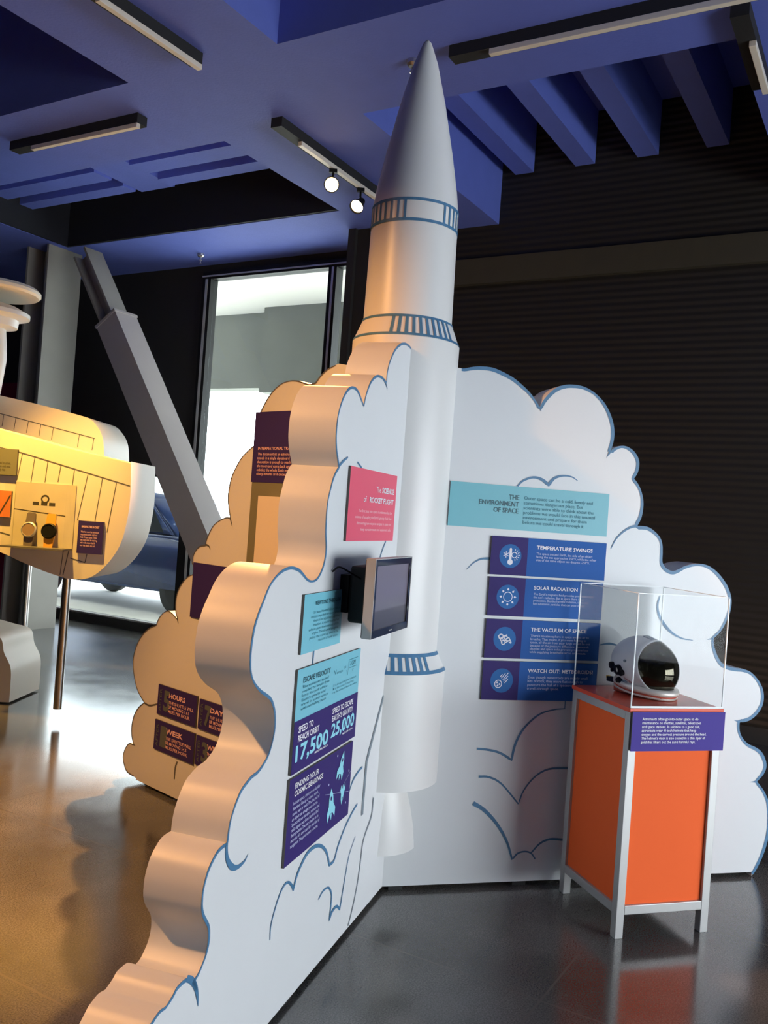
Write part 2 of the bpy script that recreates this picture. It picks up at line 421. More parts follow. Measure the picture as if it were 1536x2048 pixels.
link('bright_edge', bm, M['alu'], wf)
bm = bmesh.new(); rbox(bm, 7.54, 7.548, 4.76, 6.86, .12, 4.02); link('pane', bm, M['glass'], wf)
bm = bmesh.new()
for b0, b1, z0, z1 in ((6.98, 9.62, 1.78, 1.86), (6.98, 9.62, 0, .1), (6.98, 7.06, .1, 1.78), (9.5, 9.62, .1, 1.78)):
    rbox(bm, 7.48, 7.6, b0, b1, z0, z1)
df = struct(link('door_1', bm, M['black']))
bm = bmesh.new(); rbox(bm, 7.54, 7.548, 7.06, 9.5, .1, 1.78); link('pane', bm, M['glass'], df)
bm = bmesh.new(); rbox(bm, 7.40, 7.48, 4.72, 9.62, 0, .1); sill = struct(link('trim_2', bm, M['kick']))
bm = bmesh.new(); rbox(bm, 7.42, 7.50, 4.72, 9.62, .1, .115); struct(link('trim_3', bm, M['alu']))
# hall walls outside the picture, with the glazed side that lets the daylight in
bm = bmesh.new(); rbox(bm, -7.2, -7, -7, 13, 0, DZ); struct(link('wall_near', bm, M['backwall']))
bm = bmesh.new(); rbox(bm, -7, 7.7, 13, 13.2, 0, DZ); struct(link('wall_left', bm, M['backwall']))
bm = bmesh.new(); rbox(bm, -7, .7, -5.15, -5.0, 0, DZ); rbox(bm, 5.9, 7.7, -5.15, -5.0, 0, DZ); rbox(bm, .7, 5.9, -5.15, -5.0, 2.15, DZ); rbox(bm, .7, 5.9, -5.15, -5.0, 0, .25)
struct(link('wall_right', bm, M['backwall']))
bm = bmesh.new()
for k in range(5): rbox(bm, .7+k*1.3-.04, .7+k*1.3+.04, -5.12, -5.04, .25, 2.15)
struct(link('window_2', bm, M['black']))
# outside
bm = bmesh.new(); rbox(bm, 7.75, 60, -30, 60, -.25, -.05); o_ = struct(link('ground_outside', bm, M['ground']))
def on_a(u, v, a):
    d = Vector(ray(u, v)); c = Vector((0, 0, H)); t = a/d.dot(U1); return c+d*t
p1 = on_a(460, 630, 11.5); p2 = on_a(450, 777, 11.5); p3 = on_a(547, 700, 11.5)
bm = bmesh.new(); rbox(bm, 7.7, 11.8, -2, 20, p1.z, p1.z+.2); struct(link('canopy_outside', bm, M['soffit']))
bm = bmesh.new(); rbox(bm, 11.5, 11.8, p3.dot(U2), 20, p2.z, p1.z)
rbox(bm, 11.2, 11.8, p3.dot(U2)-4.5, p3.dot(U2), p2.z-.12, p1.z)
struct(link('wall_outside', bm, M['concrete']))

# ================================================================== ROCKET DISPLAY
J = (0.1, 3.586)
FA = Frame(J, 18.0); FB = Frame(J, 75.0)
ax = Vector((.041, 3.68, 0))
pc = onz(332, 1588, .02); FC = Frame((pc.x, pc.y), 133.3)
FC = FC.shifted((ax-FC.o).dot(FC.d), 0)      # x = 0 beside the rocket's axis
WT = .16
A_OUT = ("829.5,712.5 825,702.5 820,692.5 812.5,686 805,685 797.5,689 790,697.5 783.8,710 777.5,727.5 773.8,745 772,762.5|"
 "767.5,757 763.8,752.5 756,749.5 748.8,752.5 741,762.5 735,777.5 730,795 727.5,810|723.8,800 718.8,786 712.5,776 705,772.5 697.5,775 688.8,787.5 681,807.5 675.5,830 672.5,852.5 671,877.5 672,902.5 674.5,920 676.5,934|"
 "671,942.5 665,957.5 660,977.5 655.5,997.5 652.5,1020 651,1042.5 650,1067.5 651,1092.5 649.5,1112.5 645,1132.5 637.5,1150 630,1158.8 621,1160.5 613.8,1156 607.5,1147.5 600,1138.8 592.5,1134.5 582.5,1132.5 570,1136 557.5,1145 545,1160 535,1177.5 525,1202.5 516,1225 507.5,1252.5 502.5,1280 499.5,1305 499,1327.5 500,1345 503.8,1360 510,1372.5 520,1385 530,1392.5 538.8,1400 543.8,1410 547.5,1425 548.5,1441 547.5,1462.5 542.5,1487.5 535,1510 525,1527.5 515,1541 502.5,1551 491,1565 481,1580 472.5,1600 465,1622.5 458.8,1645 455,1667.5 453,1685|"
 "445,1690 435,1700 425,1717.5 416,1737.5 410,1757.5 405,1780 402.5,1802.5 402,1820 405,1835 411,1847.5 415,1857.5 416,1872.5 414.5,1890 410,1910 403.8,1927.5 395,1947.5 385,1961|"
 "380,1957 372.5,1956 363.8,1962.5 352.5,1975 345,1990 336,2005 331,2012.5|317.5,2022.5 300,2048")
B_OUT = ("918.5,736 928.5,737 943.5,734 961,732.8 983.5,735 1003.5,742.8 1026,755 1046,771.5 1061,786.5 1073.5,804 1079.5,815|1086,801.5 1098.5,786.5 1113.5,775 1131,769.5 1148.5,769.5 1166,772.8 1183.5,781.5 1198.5,794 1211,809 1221,829 1227,849 1228.5,869 1226,886.5 1220.5,903|"
 "1227,897 1239.5,892 1252,892.5 1264.5,899.5 1273,909.5 1278,922 1278,934.5 1274.5,947 1268,957|1277,969.5 1283,984.5 1286.5,1002 1285.8,1019.5 1282,1037 1274.5,1052|"
 "1284.5,1052 1297,1054.5 1309.5,1063 1319.5,1074.5 1324.5,1089.5 1325,1107 1324.5,1122 1327,1129.5 1334.5,1138 1344.5,1142 1354.5,1139.5 1369.5,1132 1387,1128 1404.5,1128 1419.5,1133 1434.5,1144.5 1447,1159.5 1457,1177 1463,1200 1460,1224 1452.5,1242.5 1441,1263 1427,1277|"
 "1428,1291 1434,1310 1443,1325 1454.5,1332 1471,1336 1486,1338 1501,1344 1514,1357 1524,1374 1527.5,1392.6 1524.7,1411 1514.5,1428 1501,1439.5 1488,1444 1479,1444|"
 "1479,1461 1485,1476 1497,1488 1512,1495 1524,1505 1531,1520 1532.6,1534 1526.5,1549 1514,1563|1524,1576 1531,1588 1537.5,1605 1540,1630 1539,1661 1532.6,1690.6 1524,1715 1512,1739.5 1503,1752")
C_OUT = ("677.5,727.5 665,732.5 652.5,740 640,752.5 631,765|619,768 606,764 595,761 580,761 565,766 550,777.5 536,795 525,815 516,835 511.8,855 510,875 509.5,890|500,897.5 485,912.5 472.5,932.5 462.5,955 457.5,977.5 455.5,997.5 457.5,1020 460,1035|"
 "452.5,1034.5 440,1040 427.5,1050 418.8,1065 412.5,1080 411,1090|399.6,1092 391.4,1100.5 386,1113 386,1129 388,1148|377.7,1151.7 366.8,1162 357,1178.5 351.7,1197.6 351,1222 354.5,1238|347.6,1229 336.7,1221.4 325.7,1226 317.5,1237 312,1250|"
 "299.7,1255 287.4,1266 276.5,1282.4 268.8,1304 265.6,1326 268.3,1353.5 275,1381 288,1405|276.5,1415 267,1433 262.8,1455 263.4,1474 267,1489|258.7,1486 250.5,1496 245.9,1512 247.8,1528.6 254.6,1545 272,1556")
def strokes(root, fr, material, lst, label=None):
    for txt, w0, wm_, w1 in lst:
        bm = bmesh.new(); pts, _ = smooth_runs(parse(txt, fr), 4); ribbon(bm, pts, w0, w1, wm_, z=.002)
        o = link('painted_line', bm, M[material], root, fr.m)
        if label: o['label'] = label
def wing(name, fr, txt, extra, inner_top, label, bandw, linemat):
    runs = parse(txt, fr); pts, cus = smooth_runs(runs, 4)
    n_open = len(pts)
    if extra: 
        e = catmull([pts[-1]]+[Vector(q) for q in extra], 5)[1:]; pts += e
    n_band = len(pts)-1
    pts += [Vector((pts[-1].x+.0, .02)) if pts[-1].y > .03 else Vector((pts[-1].x, .02)), Vector((0, .02)), Vector((0, inner_top))]
    # drop duplicates
    q = [pts[0]]
    for p in pts[1:]:
        if (p-q[-1]).length > 1e-4: q.append(p)
    m = fr.m
    root = thing(name, m, label, 'cloud display board')
    link('cutout_board', slab(q, cus, WT), M['white'], root, m)
    bm = bmesh.new(); edge_band(bm, q, 2, min(n_band, len(q)-5), bandw)
    link('painted_edge', bm, M[linemat], root, m)
    return root, q
def wing_feet(root, fr, xs):
    for x in xs:
        bm = bx(x-.03, x+.03, 0, .021, -WT+.03, -.01); link('foot', bm, M['kick'], root, fr.m)
ra, qa = wing('cloud_panel', FA, A_OUT, [(-1.78, .30), (-1.86, .2), (-1.9, .1), (-1.9, .03)], FA.uv(829.5, 712.5).y-.02,
     'near cloud-shaped white display board carrying the pink sign and the black screen', .008, 'line')
wing_feet(ra, FA, (-.12, -.9, -1.7))
strokes(ra, FA, 'line', [
 ("538.8,1880 541,1850 550,1815 560,1785 570,1767.5 577.5,1765 583.8,1772.5 585.5,1780|592.5,1752.5 602.5,1727.5 615,1705 630,1692.5 642.5,1692.5 652.5,1705 658,1730|667.5,1720 675,1692.5 690,1652.5 705,1622.5 713.8,1607.5", .004, .013, .008),
 ("636,1799 645,1782.5 656,1775 662,1787.5 661,1810 658,1840|663.8,1822.5 672.5,1812.5 678.8,1818.8|682.5,1795 690,1750 697.5,1710 710,1672.5", .005, .012, .004),
 ("694.7,1591.7 704,1563.6 714.6,1544.8 724,1534", .006, .009, .008),
 ("453,1684 452,1700 453,1715 458,1728 466,1735 476,1733 488,1722 495,1708", .010, .018, .002),
 ("385,1961 391,1975 394,1995 395,2012", .016, .012, .002), ("372,1957 380,1959 386,1966 391,1980", .016, .018, .01),
 ("676.5,934 684,924 695,914.5", .008, .01, .006), ("714,924 720,932 724,938", .005, .007, .006),
 ("771,1082 764,1100 757,1122", .006, .007, .006), ("627,1300 624,1330", .008, .008, .008),
 ("767.5,758 771,767 774,778", .012, .009, .002), ("727.5,808 729,800", .01, .008, .002)])
strokes(ra, FA, 'greyline', [("695,1852 705,1812.5 713.8,1767.5 720,1725 725,1685 732.5,1660 742.5,1630 746,1595", .007, .009, .012),
                 ("723.4,1630 732.7,1520", .022, .022, .022), ("732.7,1522 766.7,1391", .022, .02, .016)], 'grey painted line')

rb, qb = wing('cloud_panel', FB, B_OUT, None, FB.uv(918.5, 736).y, 'right-hand cloud-shaped white display board behind the orange helmet stand', .013, 'line')
wing_feet(rb, FB, (.06, .6, 1.45))
strokes(rb, FB, 'line', [
 ("1034.8,972.8 1046,961.5 1066,954.8 1083.5,959 1097,970|1108.5,956.5 1126,951.5 1143.5,954 1154.8,961.5", .006, .014, .003),
 ("933,1139 947,1125.4 961.7,1118 979,1116.8", .002, .006, .011), ("1221.6,1097 1231.5,1078.4 1246,1063.6 1260,1055 1275,1051.5", .003, .008, .012),
 ("953.4,1497.3 978,1499.8 1000.4,1506 1022.7,1519.6|1030,1488.6 1047.4,1456.5 1077,1429.3 1106.8,1419.4 1130,1417", .009, .011, .004),
 ("957,1553 978,1554.2 1002.9,1567.8 1036.3,1607.4|1047.4,1580 1069.7,1553 1096.9,1538 1135,1536", .01, .006, .009),
 ("946,1606 968,1619.8 993,1647 1012.8,1681.6 1023.9,1718.7|1035,1706.4 1049.9,1702.6 1062,1706.4 1069.7,1717.5", .018, .008, .006),
 ("1062,1705 1079.6,1686.6 1099.4,1678 1125,1679", .007, .009, .011),
 ("1319.4,1192 1314.7,1210.7 1317.5,1229.4 1328.8,1250 1345.6,1267 1364.4,1277 1385,1280.4", .006, .014, .003),
 ("1198.7,1289.7 1218,1287 1236,1291", .004, .01, .006), ("1130,1402 1129,1418", .004, .004, .004),
 ("1079.5,813 1082,823", .014, .008, .001), ("1221,902 1213,915", .012, .008, .001), ("1427,1277 1413,1279", .01, .006, .001), ("1480,1443 1468,1441", .01, .006, .001), ("1514,1563 1500,1564", .01, .006, .001)])

rc, qc = wing('cloud_panel', FC, C_OUT, None, FC.uv(677.5, 727.5).y-.05, 'rear left cloud-shaped display board lit warm, with small dark speed signs', .006, 'thinline')
wing_feet(rc, FC, (-1.52, -.5))
strokes(rc, FC, 'thinline', [("460,1035 463,1045 465,1053", .008, .006, .002), ("411,1089 418,1092 421,1099", .01, .008, .002), ("354.5,1236 357,1247", .009, .007, .002),
 ("288,1405 300,1411 318,1407", .008, .01, .006), ("355,1523 351,1535 349,1558", .008, .01, .006), ("267,1488 271,1492", .008, .006, .002)])

# rocket
rk = thing('model_rocket', T(ax), 'tall white pointed model rocket mounted where the cloud boards meet', 'rocket')
RM = T(ax)
def smoothprof(bm, prof, n=96):
    lathe(bm, prof, n); 
    for f in bm.faces: f.smooth = True
    return bm
def lath_part(name, prof, parent=rk, m='rocket', cap_b=True, cap_t=False):
    bm = bmesh.new(); rings = lathe(bm, prof, 96)
    for f in bm.faces: f.smooth = True
    if cap_b: bm.faces.new(list(reversed(rings[0])))
    if cap_t: bm.faces.new(rings[-1])
    for e in bm.edges:
        if len(e.link_faces) == 2 and e.link_faces[0].normal.length >= 0:
            pass
    bm.normal_update()
    for e in bm.edges:
        if len(e.link_faces) == 2 and e.calc_face_angle(0) > .3: e.smooth = False
    return link(name, bm, M[m], parent, RM)
nose = [(.178, 2.77), (.165, 2.86), (.137, 3.01), (.0925, 3.22), (.05, 3.385), (.026, 3.45), (.016, 3.474), (.006, 3.485), (.0005, 3.486)]
lath_part('nose_cone', nose)
lath_part('upper_stage', [(.183, 2.306), (.18, 2.55), (.178, 2.77)])
lath_part('main_stage', [(.219, .973), (.221, 2.2), (.221, 2.215), (.184, 2.306)])
lath_part('lower_stage', [(.255, .444), (.256, .9), (.219, .974)])
lath_part('engine_nozzle', [(.188, .173), (.186, .2), (.18, .26), (.166, .34), (.148, .42), (.14, .46)], cap_b=False)
def band(r0, z0, r1, z1, lines, ticks, lw, tw):
    bm = bmesh.new(); off = .0022
    def rad(z): return r0+(r1-r0)*(z-z0)/(z1-z0)+off
    def patch(a0, a1, za, zb, n):
        A = [];B = []
        for i in range(n+1):
            a = math.radians(a0+(a1-a0)*i/n)
            A.append(bm.verts.new((rad(za)*math.sin(a), -rad(za)*math.cos(a), za))); B.append(bm.verts.new((rad(zb)*math.sin(a), -rad(zb)*math.cos(a), zb)))
        for i in range(n): bm.faces.new((A[i], A[i+1], B[i+1], B[i]))
    for zl in lines: patch(-180, 180, zl-lw/2, zl+lw/2, 96)
    for a in ticks: patch(a-tw/2, a+tw/2, min(lines), max(lines), 3)
    return link('painted_band', bm, M['line'], rk, RM, smooth=True)
band(.183, 2.306, .178, 2.77, (2.682, 2.764), [-14-9.5*k for k in range(16)]+[40+9.5*k for k in range(6)], .012, 3.2)
band(.221, 2.215, .184, 2.306, (2.222, 2.300), [-17.6+8*k for k in range(10)], .010, 3.4)
band(.256, .9, .219, .974, (.905, .968), [-6+7.2*k for k in range(8)], .013, 3.6)

# ------------------------------------------------------------------ signs on the near wall
s = Sign(FA, [(698, 932), (791, 951.5), (780, 1080), (685, 1083)], 'pink sign headed The SCIENCE of ROCKET FLIGHT on the near cloud wall', material='pink')
b = s.L('lettering', 'textwhite'); W, h_ = s.W, s.H
put(s.L('lettering', 'textwhite', 1), 'The', W*.53, h_*.785, w=W*.10, h=h_*.085, align='LEFT'); put(b, 'SCIENCE', W*.94, h_*.785, w=W*.28, h=h_*.085, bold=.03, align='RIGHT')
put(s.L('lettering', 'textwhite', 2), 'of', W*.28, h_*.63, w=W*.06, h=h_*.085); put(s.L('lettering', 'textwhite', 3), 'ROCKET FLIGHT', W*.94, h_*.625, w=W*.54, h=h_*.08, bold=.03, align='RIGHT')
put(s.L('body_lettering', 'textpink'), 'The first step into space is understanding the\nscience of escaping the Earth\'s gravity. And then\ndiscovering new ways to navigate in space and\nkeep our astronauts and equipment safe.', W*.92, h_*.44, w=W*.78, h=h_*.31, align='RIGHT', line=1.5, bold=.01)
s.done()
s = Sign(FA, [(604.5, 1189.5), (682.5, 1177), (673.5, 1285), (595, 1310)], 'small light blue sign headed NEWTON\'S THIRD LAW, left of the screen', material='cyan')
W, h_ = s.W, s.H
put(s.L('lettering', 'textteal'), 'NEWTON\'S THIRD LAW', W*.93, h_*.87, w=W*.66, h=h_*.075, bold=.02, align='RIGHT')
put(s.L('body_lettering', 'textsoft'), 'Sir Isaac Newton\'s third law of\nmotion says that for every action\nthere is an equal and opposite\nreaction. A rocket pushes hot\nexhaust gases down and out of the\nengine. The thrust of the gases\npushes the rocket up, even in the\nvacuum of outer space.', W*.92, h_*.7, w=W*.78, h=h_*.56, align='RIGHT', line=1.1, bold=.008)
s.done()
s = Sign(FA, [(591.6, 1340), (717.5, 1295), (703.5, 1471), (574, 1553.5)], 'tall sign headed ESCAPE VELOCITY over the numbers 17,500 and 25,000', material='cyan')
W, h_ = s.W, s.H
q1 = FA.uv(586, 1444); q2 = FA.uv(711, 1381); ysp = ((q1.y+q2.y)/2-FA.uv(574, 1553.5).y*.5-FA.uv(703.5, 1471).y*.5)
rect(s.L('lower_print', 'purple'), 0, W, 0, ysp, .0002)
hh = h_-ysp
put(s.L('dark_lettering', 'textteal'), 'ESCAPE VELOCITY', W*.08, ysp+hh*.82, w=W*.4, h=hh*.11, bold=.015)
b = s.L('body_lettering', 'textsoft')
put(b, 'The minimum speed\nneeded to break free\nfrom the pull of the\nEarth\'s gravity and\ntravel in outer space\nwithout falling back', W*.07, ysp+hh*.66, w=W*.4, h=hh*.5, line=1.1, bold=.006)
b = s.L('formula', 'textsoft')
put(b, 'V', W*.54, ysp+hh*.72, w=W*.04, h=hh*.1); put(b, 'escape', W*.585, ysp+hh*.66, w=W*.1, h=hh*.06); put(b, '=', W*.71, ysp+hh*.72, w=W*.03, h=hh*.04)
line2(b, W*.755, ysp+hh*.62, W*.775, ysp+hh*.5, .002, .001); line2(b, W*.775, ysp+hh*.5, W*.79, ysp+hh*.83, .002, .001); line2(b, W*.79, ysp+hh*.83, W*.95, ysp+hh*.83, .002, .001)
put(b, '2GM', W*.81, ysp+hh*.79, w=W*.1, h=hh*.1); line2(b, W*.8, ysp+hh*.645, W*.94, ysp+hh*.645, .0015, .001); put(b, 'r', W*.86, ysp+hh*.6, w=W*.02, h=hh*.05)
put(s.L('body_lettering', 'textsoft', 1), 'G is the gravitational constant\nM is the mass of the planet\nr is the distance from its centre', W*.54, ysp+hh*.42, w=W*.42, h=hh*.2, line=1.1, bold=.004)
b = s.L('white_lettering', 'textwhite')
put(b, 'SPEED TO\nREACH ORBIT', W*.06, ysp*.88, w=W*.3, h=ysp*.3, bold=.02)
put(s.L('white_lettering', 'textwhite', 1), 'SPEED TO ESCAPE\nEARTH\'S GRAVITY', W*.56, ysp*.90, w=W*.36, h=ysp*.28, bold=.02)
put(s.L('white_lettering', 'textwhite', 2), 'MILES PER HOUR', W*.32, ysp*.2, w=W*.2, h=ysp*.04, bold=.02); put(s.L('white_lettering', 'textwhite', 3), 'MILES PER HOUR', W*.76, ysp*.25, w=W*.18, h=ysp*.04, bold=.02)
b = s.L('number_lettering', 'textcyan')
put(b, '17,500', W*.04, ysp*.53, w=W*.48, h=ysp*.38, bold=.03); put(s.L('number_lettering', 'textcyan', 1), '25,000', W*.56, ysp*.58, w=W*.4, h=ysp*.35, bold=.03)
s.done()
s = Sign(FA, [(574.5, 1561.5), (702, 1479), (690.5, 1624.5), (561, 1740.5)], 'purple sign headed FINDING YOUR COSMIC BEARINGS with three small rockets, lowest on the near wall', material='purple')
W, h_ = s.W, s.H
put(s.L('lettering', 'textwhite'), 'FINDING YOUR\nCOSMIC BEARINGS', W*.07, h_*.93, w=W*.42, h=h_*.16, bold=.02)
put(s.L('body_lettering', 'textlilac'), 'In outer space, there are no familiar\ndirections like up or down, north,\nsouth, east or west. Plus, the pull of\nan object can change your course.\nSpacecraft use the stars, sensors and\nradio signals sent from Earth to find\ntheir position. The star tracker is an\nexample of a tool used for this kind of\nnavigation. The pilot steers a course.', W*.06, h_*.72, w=W*.42, h=h_*.55, line=1.1, bold=.01)
for cx, cy, sc, ro in ((.665, .33, .115, .12), (.80, .76, .10, -.3), (.855, .36, .072, math.pi-.1)):
    b = s.L('printed_rocket', 'textcyan', cx); b2 = s.L('printed_window', 'purple', cx)
    def tr(p): 
        x, y = p; x *= sc; y *= sc; return (W*cx+(x*math.cos(ro)-y*math.sin(ro))*.9, h_*cy+(x*math.sin(ro)+y*math.cos(ro))*.75)
    poly(b, [tr(p) for p in ((-.12, -.35), (.12, -.35), (.2, 0), (.17, .3), (0, .65), (-.17, .3), (-.2, 0))], .001)
    poly(b, [tr(p) for p in ((-.19, .0), (-.12, -.35), (-.3, -.6), (-.36, -.25))], .001); poly(b, [tr(p) for p in ((.19, .0), (.36, -.25), (.3, -.6), (.12, -.35))], .001)
    poly(b, [tr(p) for p in ((-.08, -.37), (0, -.62), (.08, -.37))], .001)
    poly(b2, [tr((.07*math.cos(t*.7), .25+.09*math.sin(t*.7))) for t in range(9)], .0016)
line2(s.L('printed_star_line', 'textlilac'), W*.55, h_*.52, W*.97, h_*.33, .0012, .0008); line2(s.L('printed_star_line', 'textlilac', 1), W*.8, h_*.42, W*.99, h_*.6, .001, .0008)
for x, y in ((.72, .93), (.95, .62), (.93, .2), (.6, .62)): disc2(s.L('printed_star', 'textlilac', x), W*x, h_*y, .004, .0009, 8)
s.done()

# ------------------------------------------------------------------ screen on the near wall
off = .155
q = [FA.uv(*p, off) for p in ((757.5, 1123), (827, 1112), (811, 1253.5), (736, 1284))]
sx0 = (q[0].x+q[3].x)/2; sx1 = (q[1].x+q[2].x)/2; sz1 = (q[0].y+q[1].y)/2; sz0 = (q[2].y+q[3].y)/2
sm = FA.m @ T((sx0, sz0, off)); SW = sx1-sx0; SH = sz1-sz0
tv = thing('display_screen', sm, 'black wall-mounted screen showing a faint rocket launch, tilted out from near wall', 'screen')
link('housing', bx(0, SW, 0, SH, -.035, -.006, bevel=.004), M['black'], tv, sm)
M['bezel'] = mat('glossy_black_bezel', (.015, .015, .015), .12)
bm = bmesh.new(); bw = .02
for a in ((0, SW, SH-bw, SH), (0, SW, 0, bw*1.2), (0, bw, bw, SH-bw), (SW-bw, SW, bw, SH-bw)): box(bm, a[0], a[1], a[2], a[3], -.006, 0)
link('bezel', bm, M['bezel'], tv, sm)
bm = bmesh.new(); box(bm, -.004, 0, 0, SH, -.03, .001); box(bm, -.004, SW+.003, SH, SH+.003, -.03, .001); box(bm, SW, SW+.003, 0, SH, -.03, .001); link('silver_trim', bm, M['alu'], tv, sm)
# launch picture on the panel (procedural)
m = bpy.data.materials.new('screen_picture'); m.use_nodes = True; nt = m.node_tree; b_ = nt.nodes['Principled BSDF']; L = nt.links.new
tc = nt.nodes.new('ShaderNodeTexCoord'); sp_ = nt.nodes.new('ShaderNodeSeparateXYZ'); L(tc.outputs['Object'], sp_.inputs[0])
mr = nt.nodes.new('ShaderNodeMapRange'); mr.inputs[1].default_value = SH*.1; mr.inputs[2].default_value = SH*.55; L(sp_.outputs['Y'], mr.inputs[0])
cr = nt.nodes.new('ShaderNodeValToRGB'); cr.color_ramp.elements[0].color = (.035, .035, .045, 1); cr.color_ramp.elements[1].color = (.11, .1, .14, 1)
e_ = cr.color_ramp.elements.new(.5); e_.color = (.05, .05, .065, 1); e_ = cr.color_ramp.elements.new(.56); e_.color = (.1, .1, .13, 1); L(mr.outputs[0], cr.inputs[0])
b_.inputs['Base Color'].default_value = (.02, .02, .02, 1); b_.inputs['Roughness'].default_value = .25
L(cr.outputs[0], b_.inputs['Emission Color']); b_.inputs['Emission Strength'].default_value = 1.0
bm = bmesh.new(); rect(bm, bw, SW-bw, bw*1.2, SH-bw, -.004); scr = link('panel', bm, m, tv, sm)
M['plume'] = mat('screen_plume', (.1, .1, .1), .3, emit=(.6, .58, .55), estr=.42)
bm = bmesh.new(); cx = SW*.52
poly(bm, [(cx-.003, SH*.42), (cx+.003, SH*.42), (cx+.002, SH*.72), (cx, SH*.76), (cx-.002, SH*.72)], -.0034)
poly(bm, [(cx-.016, SH*.32), (cx+.014, SH*.32), (cx+.012, SH*.36), (cx+.004, SH*.38), (cx+.003, SH*.42), (cx-.003, SH*.42), (cx-.006, SH*.37)], -.0034)
link('launch_image', bm, M['plume'], scr, sm)
bm = bmesh.new(); rect(bm, SW*.46, SW*.54, .009, .013, .001); link('badge', bm, M['alu'], tv, sm)
bm = bx(.115, SW*.88, .03, SH-.03, -off+.03, -.035, bevel=.01); link('bracket_box', bm, M['kick'], tv, sm)
bm = bx(.11, SW*.7, SH*.25, SH*.75, -off+.001, -off+.03); link('wall_plate', bm, M['black'], tv, sm)
bm = bmesh.new(); pts3 = [Vector((.02, SH*.8, -off+.006)), Vector((.04, SH*.86, -off+.02)), Vector((.06, SH*.8, -off+.05)), Vector((.125, SH*.7, -off+.07))]
def tube(bm, pts, r, n=8):
    rings = []
    for i, p in enumerate(pts):
        d = (pts[min(i+1, len(pts)-1)]-pts[max(0, i-1)]).normalized(); s_ = d.orthogonal().normalized(); t_ = d.cross(s_)
        if i: 
            s_ = (ps-d*ps.dot(d)).normalized(); t_ = d.cross(s_)
        ps = s_
        rings.append([bm.verts.new(p+s_*r*math.cos(6.2832*k/n)+t_*r*math.sin(6.2832*k/n)) for k in range(n)])
    for A, B in zip(rings, rings[1:]):
        for k in range(n): f = bm.faces.new((A[k], A[(k+1) % n], B[(k+1) % n], B[k])); f.smooth = True
    bm.faces.new(list(reversed(rings[0]))); bm.faces.new(rings[-1])
tube(bm, catmull(pts3, 5), .003); link('cable', bm, M['black'], tv, sm)

# ------------------------------------------------------------------ signs on the right-hand wall
s = Sign(FB, [(902, 961), (1217.5, 989), (1212, 1073.5), (893, 1050)], 'long light blue banner headed THE ENVIRONMENT OF SPACE', th=.004, material='teal')
W, h_ = s.W, s.H
put(s.L('lettering', 'textteal'), 'THE\nENVIRONMENT\nOF SPACE', W*.425, h_*.80, w=W*.245, h=h_*.42, bold=.012, align='RIGHT')
put(s.L('body_lettering', 'textsoft'), 'Outer space can be a cold, lonely and\nsometimes dangerous place. But\nscientists were able to think about the\nproblems we would face in this unusual\nenvironment and prepare for them\nbefore we could travel through it.', W*.455, h_*.79, w=W*.46, h=h_*.66, bold=.008)
s.done()
def icon(s, cx, cy, r, kind):
    disc2(s.L('icon_disc', 'disc'), cx, cy, r, .0004, 36); b = s.L('icon', 'textwhite'); z = .001
    if kind == 0:
        line2(b, cx, cy-r*.35, cx, cy+r*.6, r*.22, z); disc2(b, cx, cy+r*.58, r*.11, z, 12); disc2(b, cx, cy-r*.5, r*.24, z, 18)
        disc2(b, cx+r*.35, cy+r*.1, r*.26, z, 20, r*.2)
        for k in range(7):
            a = -1.4+k*.47; line2(b, cx+r*.35+r*.34*math.cos(a), cy+r*.1+r*.34*math.sin(a), cx+r*.35+r*.5*math.cos(a), cy+r*.1+r*.5*math.sin(a), r*.05, z)
        for k in range(3):
            a = math.pi/2+k*math.pi/3; line2(b, cx-r*.4-r*.28*math.cos(a), cy+r*.12-r*.28*math.sin(a), cx-r*.4+r*.28*math.cos(a), cy+r*.12+r*.28*math.sin(a), r*.05, z)
    if kind == 1:
        disc2(b, cx, cy, r*.42, z, 30, r*.36)
        for k in range(8):
            a = k*math.pi/4; px, py = cx+r*.62*math.cos(a), cy+r*.62*math.sin(a)
            poly(b, [(px+r*.09*math.cos(a+t*math.pi/4*1.0), py+r*.09*math.sin(a+t*math.pi/4)) for t in range(8)], z)
            poly(b, [(px-r*.05*math.sin(a), py+r*.05*math.cos(a)), (px+r*.05*math.sin(a), py-r*.05*math.cos(a)), (px+r*.16*math.cos(a), py+r*.16*math.sin(a))], z+.0001)
    if kind == 2:
        disc2(b, cx-r*.35, cy+r*.18, r*.24, z, 20, r*.15); disc2(b, cx-r*.12, cy-r*.3, r*.2, z, 20, r*.12); disc2(b, cx+r*.1, cy+r*.1, r*.18, z, 20, r*.1)
        for x0, y0, x1, y1 in ((-.6, .25, -.2, -.35), (-.45, 0, .05, .3), (-.1, .2, .2, .35), (.1, .0, .4, .15), (.35, .15, .6, -.3), (.4, -.25, .6, -.35), (.0, -.35, .45, -.1), (-.2, -.1, .35, -.15)):
            line2(b, cx+x0*r, cy+y0*r, cx+x1*r, cy+y1*r, r*.09, z)
    if kind == 3:
        disc2(b, cx-r*.3, cy-r*.28, r*.34, z, 26, r*.27)
        for dx, dy in ((-.1, .12), (.12, -.02), (-.05, -.14)): disc2(b, cx-r*.3+dx*r, cy-r*.28+dy*r, r*.08, z, 10)
        for k, (ox, oy, ln) in enumerate(((-.05, .2, .55), (.08, .08, .75), (.16, -.06, .6), (.26, -.2, .45), (-.16, .3, .3))):
            line2(b, cx+ox*r, cy+oy*r, cx+(ox+ln*.62)*r, cy+(oy+ln*.75)*r, r*.06, z)
